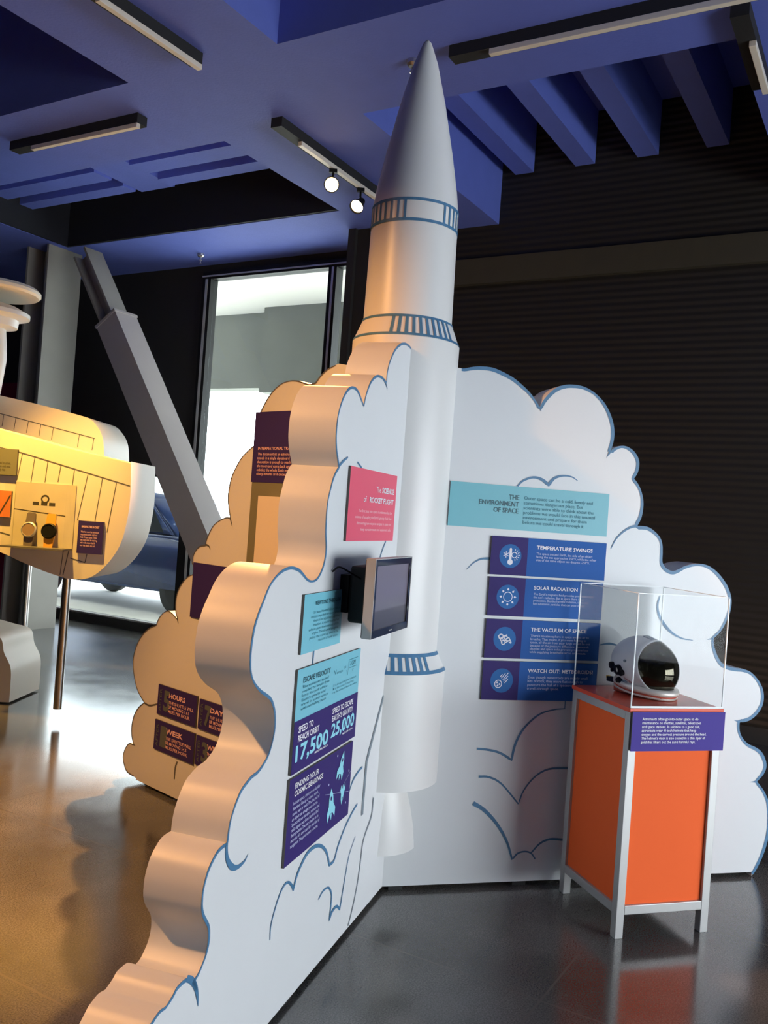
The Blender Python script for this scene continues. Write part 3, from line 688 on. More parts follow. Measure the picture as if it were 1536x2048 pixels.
TXT = [('TEMPERATURE SWINGS', 'The space around Earth, the side of an object\nfacing the sun approaches 250\u00b0F, while the other\nside of the same object can drop to -250\u00b0F.', .60, .25, 'blue and purple panel headed TEMPERATURE SWINGS with a thermometer icon'),
       ('SOLAR RADIATION', 'The Earth\'s magnetic field provides protection from\nthe sun\'s radiation. But in space there is no\nprotection. Besides harmful radiation, there are\nfast subatomic particles that can pose danger.', .47, .33, 'blue and purple panel headed SOLAR RADIATION with a sun icon'),
       ('THE VACUUM OF SPACE', 'There\'s no atmosphere in space and no air to\nbreathe. That means, if you were floating in\nspace, all the air from your lungs would be out\nbecause of the pressure difference. Spacecraft\nshuttles and space suits prevent pressure loss\nwhile supplying breathable air to astronauts.', .60, .5, 'blue and purple panel headed THE VACUUM OF SPACE'),
       ('WATCH OUT: METEOROIDS!', 'Even though meteoroids are mostly small\nbits of rock, they move fast enough to\npuncture the hull of a spacecraft as it\ntravels through space.', .7, .38, 'blue and purple panel headed WATCH OUT: METEOROIDS! with a meteor icon')]
CORN = [[(982, 1070), (1211.5, 1087.5), (1206, 1161), (978, 1147.5)], [(977, 1152.5), (1205, 1165), (1199.5, 1240), (973, 1230)], [(971.5, 1236), (1199, 1247), (1194, 1322), (966, 1314)], [(965, 1319.5), (1193.5, 1327.5), (1188, 1403), (960.5, 1397.5)]]
for k, (t, body, tw, bh, lab) in enumerate(TXT):
    s = Sign(FB, CORN[k], lab, material='royal', group='blue topic panels on the right-hand wall')
    W, h_ = s.W, s.H
    rect(s.L('dark_print', 'purple'), 0, W*.31, 0, h_, .0002)
    icon(s, W*.165, h_*.5, min(h_*.31, W*.1), k)
    put(s.L('lettering', 'textwhite'), t, W*.385, h_*.82, w=W*tw*.82, h=h_*.1, bold=.02)
    put(s.L('body_lettering', 'textlilac'), body, W*.385, h_*.64, w=W*.53, h=h_*bh, bold=.008)
    s.done()

# ------------------------------------------------------------------ signs on the rear left wall
def speed(quad, big, unit, rate, lab):
    s = Sign(FC, quad, lab, material='purple', group='small speed signs on the rear left cloud wall'); W, h_ = s.W, s.H
    put(s.L('number_lettering', 'textgrey'), big, W*.16, h_*.86, w=W*.17, h=h_*.7, bold=.04)
    b = s.L('lettering', 'textpink')
    put(b, unit, W*.3, h_*.82, w=W*.42, h=h_*.17, bold=.03)
    put(b, 'THE SHUTTLE WILL\nBE MOVING %s\nMILES PER HOUR.' % rate, W*.3, h_*.56, w=W*.64, h=h_*.4, bold=.012)
    vs, fs = text2d('AFTER', .01); b = s.L('side_lettering', 'textgrey')
    x1 = max(v.x for v in vs); o = [b.verts.new((W*.11-v.y*W*.085, h_*.12+v.x/x1*h_*.76, .001)) for v in vs]
    for f in fs: b.faces.new([o[i] for i in f])
    s.done()
def cq(x, y, k=4.876): return (220+x/k, 1240+y/k)
speed([cq(490, 620), cq(868, 745), cq(845, 1045), cq(470, 910)], '5', 'HOURS', '1.61', 'dark sign reading HOURS, upper left of the four speed signs')
speed([cq(458, 962), cq(840, 1105), cq(765+60, 1410), cq(436, 1250)], '1', 'WEEK', '54.5', 'dark sign reading WEEK, lower left of the four speed signs')
speed([cq(890, 762), cq(1270, 890), cq(1245, 1185), cq(868, 1060)], '7', 'DAYS', '54.5', 'dark sign half hidden by the near wall, right of the HOURS sign')
speed([cq(862, 1118), cq(1244, 1260), cq(1220, 1560), cq(835, 1400)], '3', 'WEEKS', '163', 'dark sign mostly hidden by the near wall, right of the WEEK sign')
s = Sign(FC, [(511.5, 824), (600, 822), (596, 968), (507, 964)], 'tall dark maroon sign on the top lobe of the rear left wall', material='purple', th=.006); W, h_ = s.W, s.H
put(s.L('lettering', 'textpink'), 'INTERNATIONAL TRAVEL', W*.12, h_*.5, w=W*1.0-W*.16, h=h_*.04, bold=.015)
put(s.L('body_lettering', 'textpink'), 'The distance that an astronaut\ntravels in a single day aboard\nthe station is enough to reach\nthe moon and come back again,\norbiting the whole Earth every\nninety minutes as it circles.', W*.12, h_*.42, w=W*.8, h=h_*.33, bold=.005)
s.done()
s = Sign(FC, [(507, 964.5), (596, 968.5), (592, 1150), (492, 1150)], 'olive grey sign strip under the maroon sign on the rear left wall', material='sage', th=.006); W, h_ = s.W, s.H
for k, c in enumerate(('A', 'S', 'YC', 'L')): put(s.L('lettering', 'thinline', k), c, W*.2, h_*(.72-.21*k), w=W*.12*len(c), h=h_*.05, bold=.02)
s.done()
s = Sign(FC, [(390.5, 1121), (470, 1140), (462, 1260), (383, 1225)], 'dark maroon sign in the middle of the rear left wall', material='purple'); s.done()
m_ = FC.m; qq = FC.uv(523, 992, .05); q3 = FC.uv(520, 1130, .05)
bm = bx(0, .22, 0, qq.y-q3.y+.1, 0, .06); tb = link('flip_box', bm, M['cream'], None, m_ @ T((qq.x, q3.y-.1, .009)))
tag(tb, 'plain tan box mounted over the olive strip behind the near wall', 'display box')

# ================================================================== HELMET STAND
p0 = onz(1229, 1879); FT = Frame((p0.x, p0.y), 73.0); TW = .405; TD = .43; TH_ = .845
st = thing('display_stand', FT.m, 'orange-panelled display stand with grey metal frame holding the helmet', 'display stand')
fwid = .034
def fb(name, x0, x1, y0, y1, z0, z1, m='alu', bev=.002): return link(name, bx(x0, x1, y0, y1, z0, z1, bevel=bev), M[m], st, FT.m)
for x0 in (0, TW-fwid):
    for z0 in (-fwid, -TD): fb('leg', x0, x0+fwid, 0, TH_-.002, z0, z0+fwid)
for z0 in (-fwid, -TD):
    fb('rail', fwid, TW-fwid, .088, .088+fwid, z0, z0+fwid); fb('rail', fwid, TW-fwid, TH_-fwid, TH_-.002, z0, z0+fwid)
for x0 in (0, TW-fwid):
    fb('rail', x0, x0+fwid, .088, .088+fwid, -TD+fwid, -fwid); fb('rail', x0, x0+fwid, TH_-fwid, TH_-.002, -TD+fwid, -fwid)
fb('front_panel', fwid, TW-fwid, .088+fwid, TH_-fwid, -.022, -.012, 'orange', 0); fb('side_panel', .012, .022, .088+fwid, TH_-fwid, -TD+fwid, -fwid, 'orange', 0)
fb('side_panel', TW-.022, TW-.012, .088+fwid, TH_-fwid, -TD+fwid, -fwid, 'orange', 0); fb('back_panel', fwid, TW-fwid, .088+fwid, TH_-fwid, -TD+.012, -TD+.022, 'orange', 0)
top = fb('top_board', -.004, TW+.004, TH_-.002, TH_+.014, -TD-.004, .004, 'orangetop', .001)
for z_ in (-.1, -.33):
    bm = bmesh.new(); lathe(bm, [(.0001, .003), (.004, .002), (.006, 0)], 12, axis='y', o=(.022, TH_+.014, z_)); bmesh.ops.recalc_face_normals(bm, faces=bm.faces); link('screw_head', bm, M['chrome'], top, FT.m)
# acrylic cover
AZ0 = TH_+.0145; AZ1 = 1.283
cov = thing('acrylic_cover', FT.m @ T((0, AZ0, 0)), 'clear acrylic box over the astronaut helmet on the orange stand', 'display cover')
def ac(name, x0, x1, y0, y1, z0, z1, m='acrylic'): return link(name, bx(x0, x1, y0, y1, z0, z1), M[m], cov, FT.m)
g = .005
ac('front_pane', g, TW-g, AZ0, AZ1, -g, 0); ac('back_pane', g, TW-g, AZ0, AZ1, -TD, -TD+g); ac('side_pane', 0, g, AZ0, AZ1, -TD+g, -g); ac('side_pane', TW-g, TW, AZ0, AZ1, -TD+g, -g)
ac('top_pane', 0, TW, AZ1+.0002, AZ1+g, -TD, 0)
e = .0035
bm = bmesh.new()
for x in (0, TW-e):
    for z_ in (-e, -TD): box(bm, x-.0003, x+e+.0003, AZ0, AZ1, z_-.0003, z_+e+.0003)
for z_ in (-e, -TD): box(bm, 0, TW, AZ1+g-e*.6, AZ1+g+.0005, z_-.0004, z_+e*.6)
for x in (0, TW-e): box(bm, x-.0004, x+e*.6, AZ1+g-e*.6, AZ1+g+.0005, -TD, 0)
box(bm, -.001, TW+.001, AZ0, AZ0+.008, 0, .0012)
link('edge_glint', bm, M['acredge'], cov, FT.m)  # pale strips paint in the light that the acrylic edges catch
# label
M['violet'] = mat('violet_print', (.07, .045, .3), .6, spec=.2)
s = Sign(FT, [(1263, 1421.5), (1448.5, 1425.5), (1443, 1501), (1260, 1501)], 'violet text label across the top front of the orange helmet stand', th=.006, material='violet', out=.005); W, h_ = s.W, s.H
put(s.L('lettering', 'textwhite'), 'Astronauts often go into outer space to do\nmaintenance on shuttles, satellites, telescopes\nand space stations. In addition to a good suit,\nastronauts wear hi-tech helmets that keep\noxygen and the correct pressure around the head.\nThe helmet\'s visor is also coated in a thin layer of\ngold that filters out the sun\'s harmful rays.', W*.1, h_*.86, w=W*.7, h=h_*.68, bold=.01)
s.done()
# helmet ------------------------------------------------------------
hp = FT.at(.22, TH_+.0145, -.262)
HM = Matrix.Translation(hp) @ Matrix.Rotation(math.radians(-52), 4, 'Z') @ Matrix.Scale(.95, 4)   # x = forward (to the right), z up
hel = thing('astronaut_helmet', HM, 'white astronaut helmet with dark mirrored visor inside the acrylic box', 'helmet')
M['shell'] = mat('helmet_white', (.72, .72, .73), .3, coat=.3, var=.03, scale=20)
M['visor'] = mat('mirrored_visor', (.055, .05, .035), .06, .85)
M['ring'] = mat('helmet_ring', (.75, .7, .64), .35, .2)
def ellip(bm, rx, ry, rz, c, u=48, v=32, cond=None, pert=None):
    vs = {}
    def P(i, j):
        k = (i % u, j)
        if k not in vs:
            th = math.pi*j/v; ph = 2*math.pi*i/u
            d = Vector((math.sin(th)*math.cos(ph), math.sin(th)*math.sin(ph), math.cos(th)))
            p = Vector((d.x*rx, d.y*ry, d.z*rz)); 
            if pert: p = pert(p, d)
            vs[k] = bm.verts.new(p+Vector(c))
        return vs[k]
    for j in range(v):
        for i in range(u):
            d = Vector((math.sin(math.pi*(j+.5)/v)*math.cos(2*math.pi*(i+.5)/u), math.sin(math.pi*(j+.5)/v)*math.sin(2*math.pi*(i+.5)/u), math.cos(math.pi*(j+.5)/v)))
            if cond and not cond(d): continue
            q = [P(i, j), P(i, j+1), P(i+1, j+1), P(i+1, j)]
            try: f = bm.faces.new(q); f.smooth = True
            except ValueError: pass
    bmesh.ops.remove_doubles(bm, verts=bm.verts, dist=1e-5)
tilt = Matrix.Rotation(math.radians(14), 4, 'Y')
HL = HM @ T((0, 0, .118)) @ tilt      # shell leans: back raised
def shellform(p, d):
    # egg: rounder back, flattened underside
    if p.z < -.06: p.z = -.06-(abs(p.z)-.06)*.45
    return p
bm = bmesh.new(); ellip(bm, .152, .118, .127, (0, 0, 0), 64, 40, cond=lambda d: d.z > -.72, pert=shellform); link('shell', bm, M['shell'], hel, HL)
# visor opening: a pointed oval on the front, facing +x, slightly proud of the shell
vax = Vector((1, -.1, .34)).normalized()
def visor_mesh(rs, grow, n=60, rings=14):
    bm = bmesh.new(); q = Vector((1, 0, 0)).rotation_difference(vax); R_ = []
    for k in range(rings+1):
        row = []
        for i in range(n):
            a = 2*math.pi*i/n
            m0 = (1.08+.12*math.cos(2*a))*(1+.05*math.cos(a))+.10*math.sin(a)+grow   # half angle of the opening
            mm = m0*k/rings
            d = Vector((math.cos(mm), math.sin(mm)*math.cos(a), math.sin(mm)*math.sin(a)*1.0)); d.rotate(q)
            p = Vector((d.x*.152*rs, d.y*.118*rs, d.z*.127*rs))
            if p.z < -.06: p.z = -.06-(abs(p.z)-.06)*.45
            row.append(p)
        R_.append(row)
    return R_
def grid_mesh(R_, start=0):
    bm = bmesh.new(); V = [[bm.verts.new(p) for p in row] for row in R_[start:]]; n = len(V[0])
    for A, B in zip(V, V[1:]):
        for i in range(n):
            f = bm.faces.new((A[i], B[i], B[(i+1) % n], A[(i+1) % n])); f.smooth = True
    bmesh.ops.remove_doubles(bm, verts=bm.verts, dist=1e-6); bmesh.ops.recalc_face_normals(bm, faces=bm.faces); return bm
link('visor', grid_mesh(visor_mesh(1.035, 0)), M['visor'], hel, HL)
rim = visor_mesh(1.018, .10); rim2 = visor_mesh(1.048, .03)
bm = grid_mesh([rim[-1], rim2[-1], visor_mesh(1.05, -.0)[-1], visor_mesh(1.03, -.02)[-1]]); link('visor_rim', bm, M['shell'], hel, HL)
# neck ring (white over red) lying almost flat on the stand
NR = HM @ T((.012, 0, .0)) @ Matrix.Rotation(math.radians(5), 4, 'Y')
def ringpart(name, prof, mt, sx=1.24):
    bm = bmesh.new(); lathe(bm, prof, 64)
    for v in bm.verts: v.co.x *= sx
    for f in bm.faces: f.smooth = True
    return link(name, bm, M[mt], hel, NR)
ringpart('neck_ring', [(.098, .052), (.114, .05), (.118, .043), (.118, .032), (.113, .028), (.095, .028)], 'ring')
M['redring'] = mat('red_seal', (.55, .09, .05), .35)
ringpart('seal_ring', [(.1, .0285), (.112, .0285), (.114, .025), (.11, .021)], 'redring')
ringpart('base_ring', [(.1, .021), (.113, .021), (.115, .017), (.113, .013), (.1, .013)], 'ring')
def knob(name, x, z, r, mt, rin=None, h=.012):
    # small round fitting on the near side (y negative) of the helmet
    yy = -.118*math.sqrt(max(.05, 1-(x/.152)**2-(z/.127)**2))
    n = Vector((x/.152**2, yy/.118**2, z/.127**2)).normalized(); q = Vector((0, 0, 1)).rotation_difference(n).to_matrix().to_4x4()
    bm = bmesh.new(); rg = lathe(bm, [(r, -.006), (r, h), (r*.85, h+.003), (rin or .0005, h+.003)] + ([(rin, h-.003)] if rin else []), 28)
    for f in bm.faces: f.smooth = False
    bmesh.ops.recalc_face_normals(bm, faces=bm.faces)
    return link(name, bm, M[mt], hel, HL @ T((x, yy, z)) @ q)
knob('vent_knob', -.040, -.026, .021, 'black', rin=.011); knob('vent_centre', -.040, -.026, .0105, 'ring', h=.006)
knob('side_knob', -.085, -.026, .015, 'black'); knob('side_knob', -.03, -.072, .017, 'black'); knob('side_knob', -.072, -.042, .008, 'black'); knob('side_knob', -.018, -.03, .013, 'black'); knob('rivet', -.02, .022, .006, 'greyline', h=.003)
knob('side_knob', .0, -.068, .012, 'greyline', h=.005)
bm = bx(-.035, .035, -.018, .018, .122, .129, bevel=.003); link('top_patch', bm, M['greyline'], hel, HL)
bm = bx(-.162, -.12, -.04, -.015, .028, .05, bevel=.004); link('rear_latch', bm, M['black'], hel, HM); bm = bx(-.168, -.15, -.036, -.02, .04, .052, bevel=.003); M['brass'] = mat('brass', (.6, .4, .1), .3, 1.0); link('latch_pin', bm, M['brass'], hel, HM)
bm = bx(-.1, -.03, -.07, .07, .0005, .028, bevel=.006); link('support_block', bm, M['redring'], hel, HM)
bm = bx(.05, .135, -.06, .05, .0005, .014, bevel=.004); link('support_block', bm, M['redring'], hel, HM)
M['redtext'] = mat('red_marking', (.4, .1, .1), .5)
bm = bmesh.new(); vs, fs = text2d('oxygen', .02)
xx = max(v.x for v in vs); o = []
for v in vs:
    x = -.005+v.x/xx*.045; z_ = -.052+v.y*.014-(v.x/xx)*.006
    yy = -.118*math.sqrt(max(.05, 1-(x/.152)**2-(z_/.127)**2)); o.append(bm.verts.new((x*1.0, yy*1.012, z_)))
for f in fs: bm.faces.new([o[i] for i in f])
link('marking', bm, M['redtext'], hel, HL)

# ================================================================== LEFT EXHIBIT
pf = onz(113, 1440); FE = Frame((pf.x, pf.y-.05), 92.0)
EXM = FE.m
ex = thing('space_exhibit', EXM, 'big cream spacecraft-shaped display board on thin metal legs at the left', 'exhibit board')
pts, cus = smooth_runs(parse("-260,790 -120,828 0,859|75,880 150,900 230,919 262,927|262,928 261,988 255,1036 243,1083 222,1119 195,1146 168,1158 132,1157|90,1143 39,1122 0,1104 -120,1058 -260,1010", FE), 5)
link('front_board', slab(pts, cus, .55), M['cream'], ex, EXM)
FE2 = FE.shifted(0, -.95)
pts2, cus2 = smooth_runs(parse("-260,735 -120,765 0,791 90,812 150,828|178,837 192,850 204,871 208,904 208,1000|208,1000 -260,1000", FE2), 5)
link('rear_board', slab(pts2, cus2, .6), M['cream'], ex, FE2.m)
bm = bmesh.new(); Lk = []
def el(fr, bm, u0, v0, u1, v1, w=.007):
    a = fr.uv(u0, v0); b = fr.uv(u1, v1); line2(bm, a.x, a.y, b.x, b.y, w, .0015)
el(FE2, bm, 0, 827, 190, 877)
for k, (x, L2) in enumerate(((8, 24), (32, 24), (57, 24), (82, 24), (107, 24), (159, 26), (188, 24))): y = 827+x*.262; el(FE2, bm, x, y, x-4, y+L2, .005)
link('painted_line', bm, M['thinline'], ex, FE2.m)
bm = bmesh.new()
el(FE, bm, -20, 890, 42, 905); el(FE, bm, 42, 905, 260, 972)
for x, y, x2, y2 in ((45, 907, 34, 960), (70, 914, 62, 965), (96, 922, 90, 965), (122, 931, 116, 964), (149, 940, 120, 1150), (176, 949, 155, 1040), (205, 957, 190, 1042), (233, 966, 214, 1065)): el(FE, bm, x, y, x2, y2, .005)
for x, y, x2, y2 in ((0, 1064, 20, 1070), (0, 950, 35, 951), (140, 1116, 170, 1125), (170, 1125, 174, 1108), (138, 1100, 126, 1150)): el(FE, bm, x, y, x2, y2, .006)
link('painted_line', bm, M['thinline'], ex, EXM)
def leg(u, v, ztop, r=.028, lean=0.0):
    p = onz(u, v)
    rt_ = thing if False else None
    bm = bmesh.new(); lathe(bm, [(r, .075), (r, ztop)], 20); f_ = bm.faces
    for f in bm.faces: f.smooth = True
    lg = link('leg', bm, M['chrome'], ex, T((p.x, p.y, 0)))
    bm = bmesh.new(); rg = lathe(bm, [(.0005, .0), (.034, .0), (.034, .012), (.014, .022), (.01, .03), (.009, .078), (.0005, .078)], 20); bmesh.ops.recalc_face_normals(bm, faces=bm.faces)
    link('foot', bm, M['chrome'], lg, T((p.x, p.y, 0)))
leg(113, 1440, 1.02); leg(44, 1312, 1.3, .03)
# glazed case with two watches on the board
q = [FE.uv(*p) for p in ((36, 963), (148, 974), (145, 1098), (24, 1086))]
gx0, gx1, gz0, gz1 = q[3].x, q[1].x+.02, q[3].y-.02, q[0].y
GM = FE.m @ T((gx0, gz0, .002)); gw = gx1-gx0; gh = gz1-gz0
wc = thing('watch_case', GM, 'shallow clear display box holding two wristwatches on the cream board', 'display case')
M['illus'] = mat('pale_print', (.62, .56, .42), .5, var=.15, scale=7)
link('backing_print', bx(0, gw, .012, gh, 0, .004), M['illus'], wc, GM)
M['greybase'] = mat('grey_shelf', (.16, .15, .13), .5)
link('shelf', bx(-.005, gw, 0, .012, 0, .16), M['greybase'], wc, GM)
link('front_pane', bx(0, gw, .012, gh, .157, .16), M['acrylic'], wc, GM); link('side_pane', bx(gw-.003, gw, .012, gh, .004, .157), M['acrylic'], wc, GM); link('side_pane', bx(0, .003, .012, gh, .004, .157), M['acrylic'], wc, GM)
bm = bmesh.new()
for x, y, w_, h__ in ((.3, .66, .1, .05), (.44, .66, .1, .05), (.57, .66, .1, .05)): rect(bm, gw*x, gw*(x+w_), gh*y, gh*(y+h__), .005)
disc2(bm, gw*.5, gh*.76, gw*.07, .005, 20, gw*.045); line2(bm, 0, gh*.58, gw*.85, gh*.52, .005, .005)
link('printed_diagram', bm, M['band'], wc, GM)
def watch(cx, strap, face, label, face_mat):
    m = GM @ T((gw*cx, .012, .07)) @ Matrix.Rotation(math.radians(-8), 4, 'X')
    w_ = thing('wristwatch', m, label, 'watch', 'watches in the display box'); hh = gh*.5
    bm = bmesh.new(); 
    pts_ = [(-.028, 0), (.028, 0), (.034, hh*.35), (.034, hh*.62), (.028, hh), (.02, hh*1.04), (-.02, hh*1.04), (-.028, hh), (-.034, hh*.62), (-.034, hh*.35)]
    sl = slab([Vector(p) for p in pts_], set(), .014); link('strap', sl, M[strap], w_, m)
    bm = bmesh.new(); lathe(bm, [(.0005, 0), (.048, 0), (.052, .006), (.05, .016), (.043, .02), (.041, .016)], 40); bmesh.ops.recalc_face_normals(bm, faces=bm.faces); link('case', bm, M[face], w_, m @ T((0, hh*.5, 0)))
    bm = bmesh.new(); disc2(bm, 0, 0, .042, .0165, 36); dl = link('dial', bm, M[face_mat], w_, m @ T((0, hh*.5, 0)))
    bm = bmesh.new(); line2(bm, 0, 0, .016, .016, .003, .018); line2(bm, 0, 0, -.026, .006, .0025, .018)
    for k in range(12): a = k*math.pi/6; line2(bm, .034*math.cos(a), .034*math.sin(a), .038*math.cos(a), .038*math.sin(a), .002, .018)
    link('hands', bm, M['textwhite'] if face_mat == 'black' else M['thinline'], dl, m @ T((0, hh*.5, 0)))
M['strapgrey'] = mat('grey_strap', (.14, .11, .1), .6); M['strapyellow'] = mat('yellow_strap', (.75, .36, .05), .5); M['dialtan'] = mat('tan_dial', (.3, .2, .12), .4)
watch(.33, 'strapgrey', 'alu', 'wristwatch with grey strap and brown dial, left of the two', 'dialtan')
watch(.66, 'strapyellow', 'black', 'wristwatch with yellow strap and black dial, right of the two', 'black')
s = Sign(FE, [(159.5, 1040.5), (210, 1045), (205, 1111), (155.5, 1104)], 'small dark purple text sign low on the cream board', material='purple', th=.02); W, h_ = s.W, s.H
b = s.L('lettering', 'textpink'); put(b, 'MARKING TIME IN ORBIT', W*.14, h_*.86, w=W*.7, h=h_*.07, bold=.02)
put(b, 'Watches worn by astronauts\nmust work in the cold and\nheat of open space. These\ntwo were built for training,\nwith wide straps that fit\nover the sleeve of a suit.', W*.12, h_*.7, w=W*.72, h=h_*.48, bold=.006); s.done()
s = Sign(FE, [(-60, 890), (38, 902), (35, 951), (-62, 945)], 'pale green sign high on the cream board at the picture edge', material='sage', th=.02); W, h_ = s.W, s.H
put(s.L('lettering', 'band'), 'Keeping time is vital in orbit,\nwhere the sun rises and sets\nsixteen times every day.', W*.3, h_*.5, w=W*.58, h=h_*.36); s.done()
M['orangeprint'] = mat('orange_print', (.75, .22, .06), .5, var=.3, scale=9)
s = Sign(FE, [(-60, 978), (27, 981), (22, 1035), (-62, 1028)], 'orange picture panel beside the watch box at the picture edge', material='orangeprint', th=.02, cat='picture panel', name='picture_panel'); W, h_ = s.W, s.H
line2(s.L('printed_line', 'band'), W*.75, h_*.1, W*.98, h_*.85, .008, .001); s.done()
# white spacecraft model above the board
pw = FE.at(FE.uv(-22, 640, -.75).x, 0, -.75)
sat = thing('spacecraft_model', T((pw.x, pw.y, 0)), 'white spacecraft model with a flat round disc above the cream board', 'spacecraft model')
def zz(v): return 1.5+(981-v)*pw.y/F
def lp(name, prof, mt='white'):
    bm = bmesh.new(); lathe(bm, prof, 48); bmesh.ops.recalc_face_normals(bm, faces=bm.faces)
    for f in bm.faces: f.smooth = True
    for e in bm.edges:
        if len(e.link_faces) == 2 and e.calc_face_angle(0) > .5: e.smooth = False
    link(name, bm, M[mt], sat, T((pw.x, pw.y, 0)))
k_ = pw.y/F
lp('disc', [(.0005, zz(588)), (90*k_, zz(590)), (94*k_, zz(586)), (94*k_, zz(580)), (88*k_, zz(574)), (.0005, zz(572))], 'cream')
lp('mast', [(.03, zz(640)), (.03, zz(586))])
lp('cap', [(30*k_, zz(660)), (54*k_, zz(655)), (56*k_, zz(640)), (76*k_, zz(634)), (76*k_, zz(626)), (52*k_, zz(614)), (30*k_, zz(608)), (.0005, zz(606))])
lp('body', [(22*k_, zz(860)), (32*k_, zz(780)), (38*k_, zz(720)), (36*k_, zz(690)), (32*k_, zz(652)), (.0005, zz(650))])
# pale plinth low at the left edge
F5 = Frame((onz(10, 1408).x, onz(10, 1408).y), 92)
pts, cus = smooth_runs(parse("-120,1240 -40,1262 0,1275 8,1305 21,1335 21,1370 18,1405|-130,1400", F5), 5)
for p in pts: p.y = max(p.y, .0)
pl = link('curved_plinth', slab(pts, cus, .5), M['cream'], None, F5.m); tag(pl, 'pale curved plinth standing on the floor at the left picture edge', 'plinth')
# red banner by the glazing
pr = on_a(42, 765, 7.0); bR = pr.dot(U2)
bn = thing('banner', T(R(7.0, bR, 0)), 'tall crimson banner panel standing behind the steel column', 'banner')
bm = bmesh.new(); rbox(bm, 7.0, 7.04, bR, bR+1.4, .05, pr.z); link('fabric', bm, M['red'], bn, Matrix.Identity(4))
bm = bmesh.new(); rbox(bm, 6.9, 7.14, bR, bR+1.4, 0, .05); link('base', bm, M['black'], bn, Matrix.Identity(4))

# ================================================================== STEEL COLUMN AND BRACE
pcn = onz(41, 1261); ca, cb = pcn.dot(U1), pcn.dot(U2)
col = thing('steel_column', T(R(ca, cb)), 'grey steel H column standing near the glass door at the left', 'column')
cb0 = cb-.0
bm = bmesh.new(); rbox(bm, ca, ca+.45, cb0, cb0+.03, 0, CZ); link('flange', bm, M['steel'], col, Matrix.Identity(4))
bm = bmesh.new(); rbox(bm, ca, ca+.45, cb0+.33, cb0+.36, 0, CZ); link('flange', bm, M['steel'], col, Matrix.Identity(4))
bm = bmesh.new(); rbox(bm, ca+.21, ca+.24, cb0+.03, cb0+.33, 0, CZ); link('web', bm, M['steel'], col, Matrix.Identity(4))
aB = ca+.05
r1 = on_a(230, 622, aB); r2 = on_a(412, 1062, aB); dr = (r2-r1).normalized()
tend = (0.02-r1.z)/dr.z; r3 = r1+dr*tend
r0 = r1-dr*((CZ-.02-r1.z)/(-dr.z))
perp = dr.cross(U1).normalized()
if perp.z > 0: perp = -perp
br = thing('steel_brace', T(r3), 'diagonal boxed steel brace sloping down from the steel column', 'brace')
def prism(bm, p, q, u, w):
    vs = [bm.verts.new(x) for x in (p, p+u, p+u+w, p+w, q, q+u, q+u+w, q+w)]
    for f in ((0, 1, 2, 3), (7, 6, 5, 4), (0, 4, 5, 1), (1, 5, 6, 2), (2, 6, 7, 3), (3, 7, 4, 0)): bm.faces.new([vs[i] for i in f])
    bmesh.ops.recalc_face_normals(bm, faces=bm.faces)
M['steel2'] = mat('boxed_steel', (.36, .32, .31), .5, var=.06, scale=4)
bm = bmesh.new(); prism(bm, r1, r3, perp*.30, U1*.30); link('box_casing', bm, M['steel2'], br, Matrix.Identity(4))
bm = bmesh.new(); e1 = r1+perp*.06+U1*.02
prism(bm, r0+perp*.06+U1*.02, r1+dr*.05+perp*.06+U1*.02, perp*.025, U1*.24); prism(bm, r0+perp*.23+U1*.02, r1+dr*.05+perp*.23+U1*.02, perp*.025, U1*.24)
prism(bm, r0+perp*.085+U1*.13, r1+dr*.05+perp*.085+U1*.13, perp*.145, U1*.02); link('inner_beam', bm, M['steel'], br, Matrix.Identity(4))
bm = bmesh.new(); prism(bm, r1-dr*.03-perp*.01-U1*.01, r1-perp*.01-U1*.01, perp*.32, U1*.32); link('collar', bm, M['steel2'], br, Matrix.Identity(4))

# ================================================================== CEILING TRACKS, LAMPS, SPRINKLERS
def track(p, q, label, dark_ext=.25, side=1):
    """white lighting rail under a dark box that fills the gap to the blue soffit"""
    A = onz(*p, CZ-.09); B = onz(*q, CZ-.09); d = (B-A); L_ = d.length; d.normalize()
    nrm = Vector((-d.y, d.x, 0)); m = Matrix(((d.x, nrm.x, 0, A.x), (d.y, nrm.y, 0, A.y), (0, 0, 1, CZ-.09), (0, 0, 0, 1)))
    t = thing('track_rail', m, label, 'lighting track', 'white lighting tracks on the blue ceiling')
    link('rail', bx(0, L_, -.018, .018, -.012, .02, bevel=.003), M['trackwhite'], t, m)
    link('dark_box', bx(-dark_ext, L_, -.016, .06*side+.016 if side > 0 else .016, .022, .0895), M['kick'], t, m)  # dark box above the rail, running past its start
    for x in (.15, L_-.15): link('hanger', bx(x-.01, x+.01, -.01, .01, .02, .0895), M['black'], t, m)
    return t, m, L_, d
M['trackwhite'] = mat('track_white', (.85, .78, .66), .4)
track((195, -2), (400, 137), 'white lighting track at the top left of the blue ceiling')
track((65, 298), (277, 252), 'short white lighting track left of centre on the ceiling')
t3, m3, L3, d3 = track((600, 288), (757, 400), 'white lighting track carrying the two lit spot lamps')
track((980, 107), (1560, -18), 'long white lighting track right of the rocket tip')
track((1505, 88), (1532, 185), 'short steep white lighting track at the right picture edge')
M['glow'] = mat('lit_bulb', (1, .7, .3), .3, emit=(1, .72, .35), estr=28)
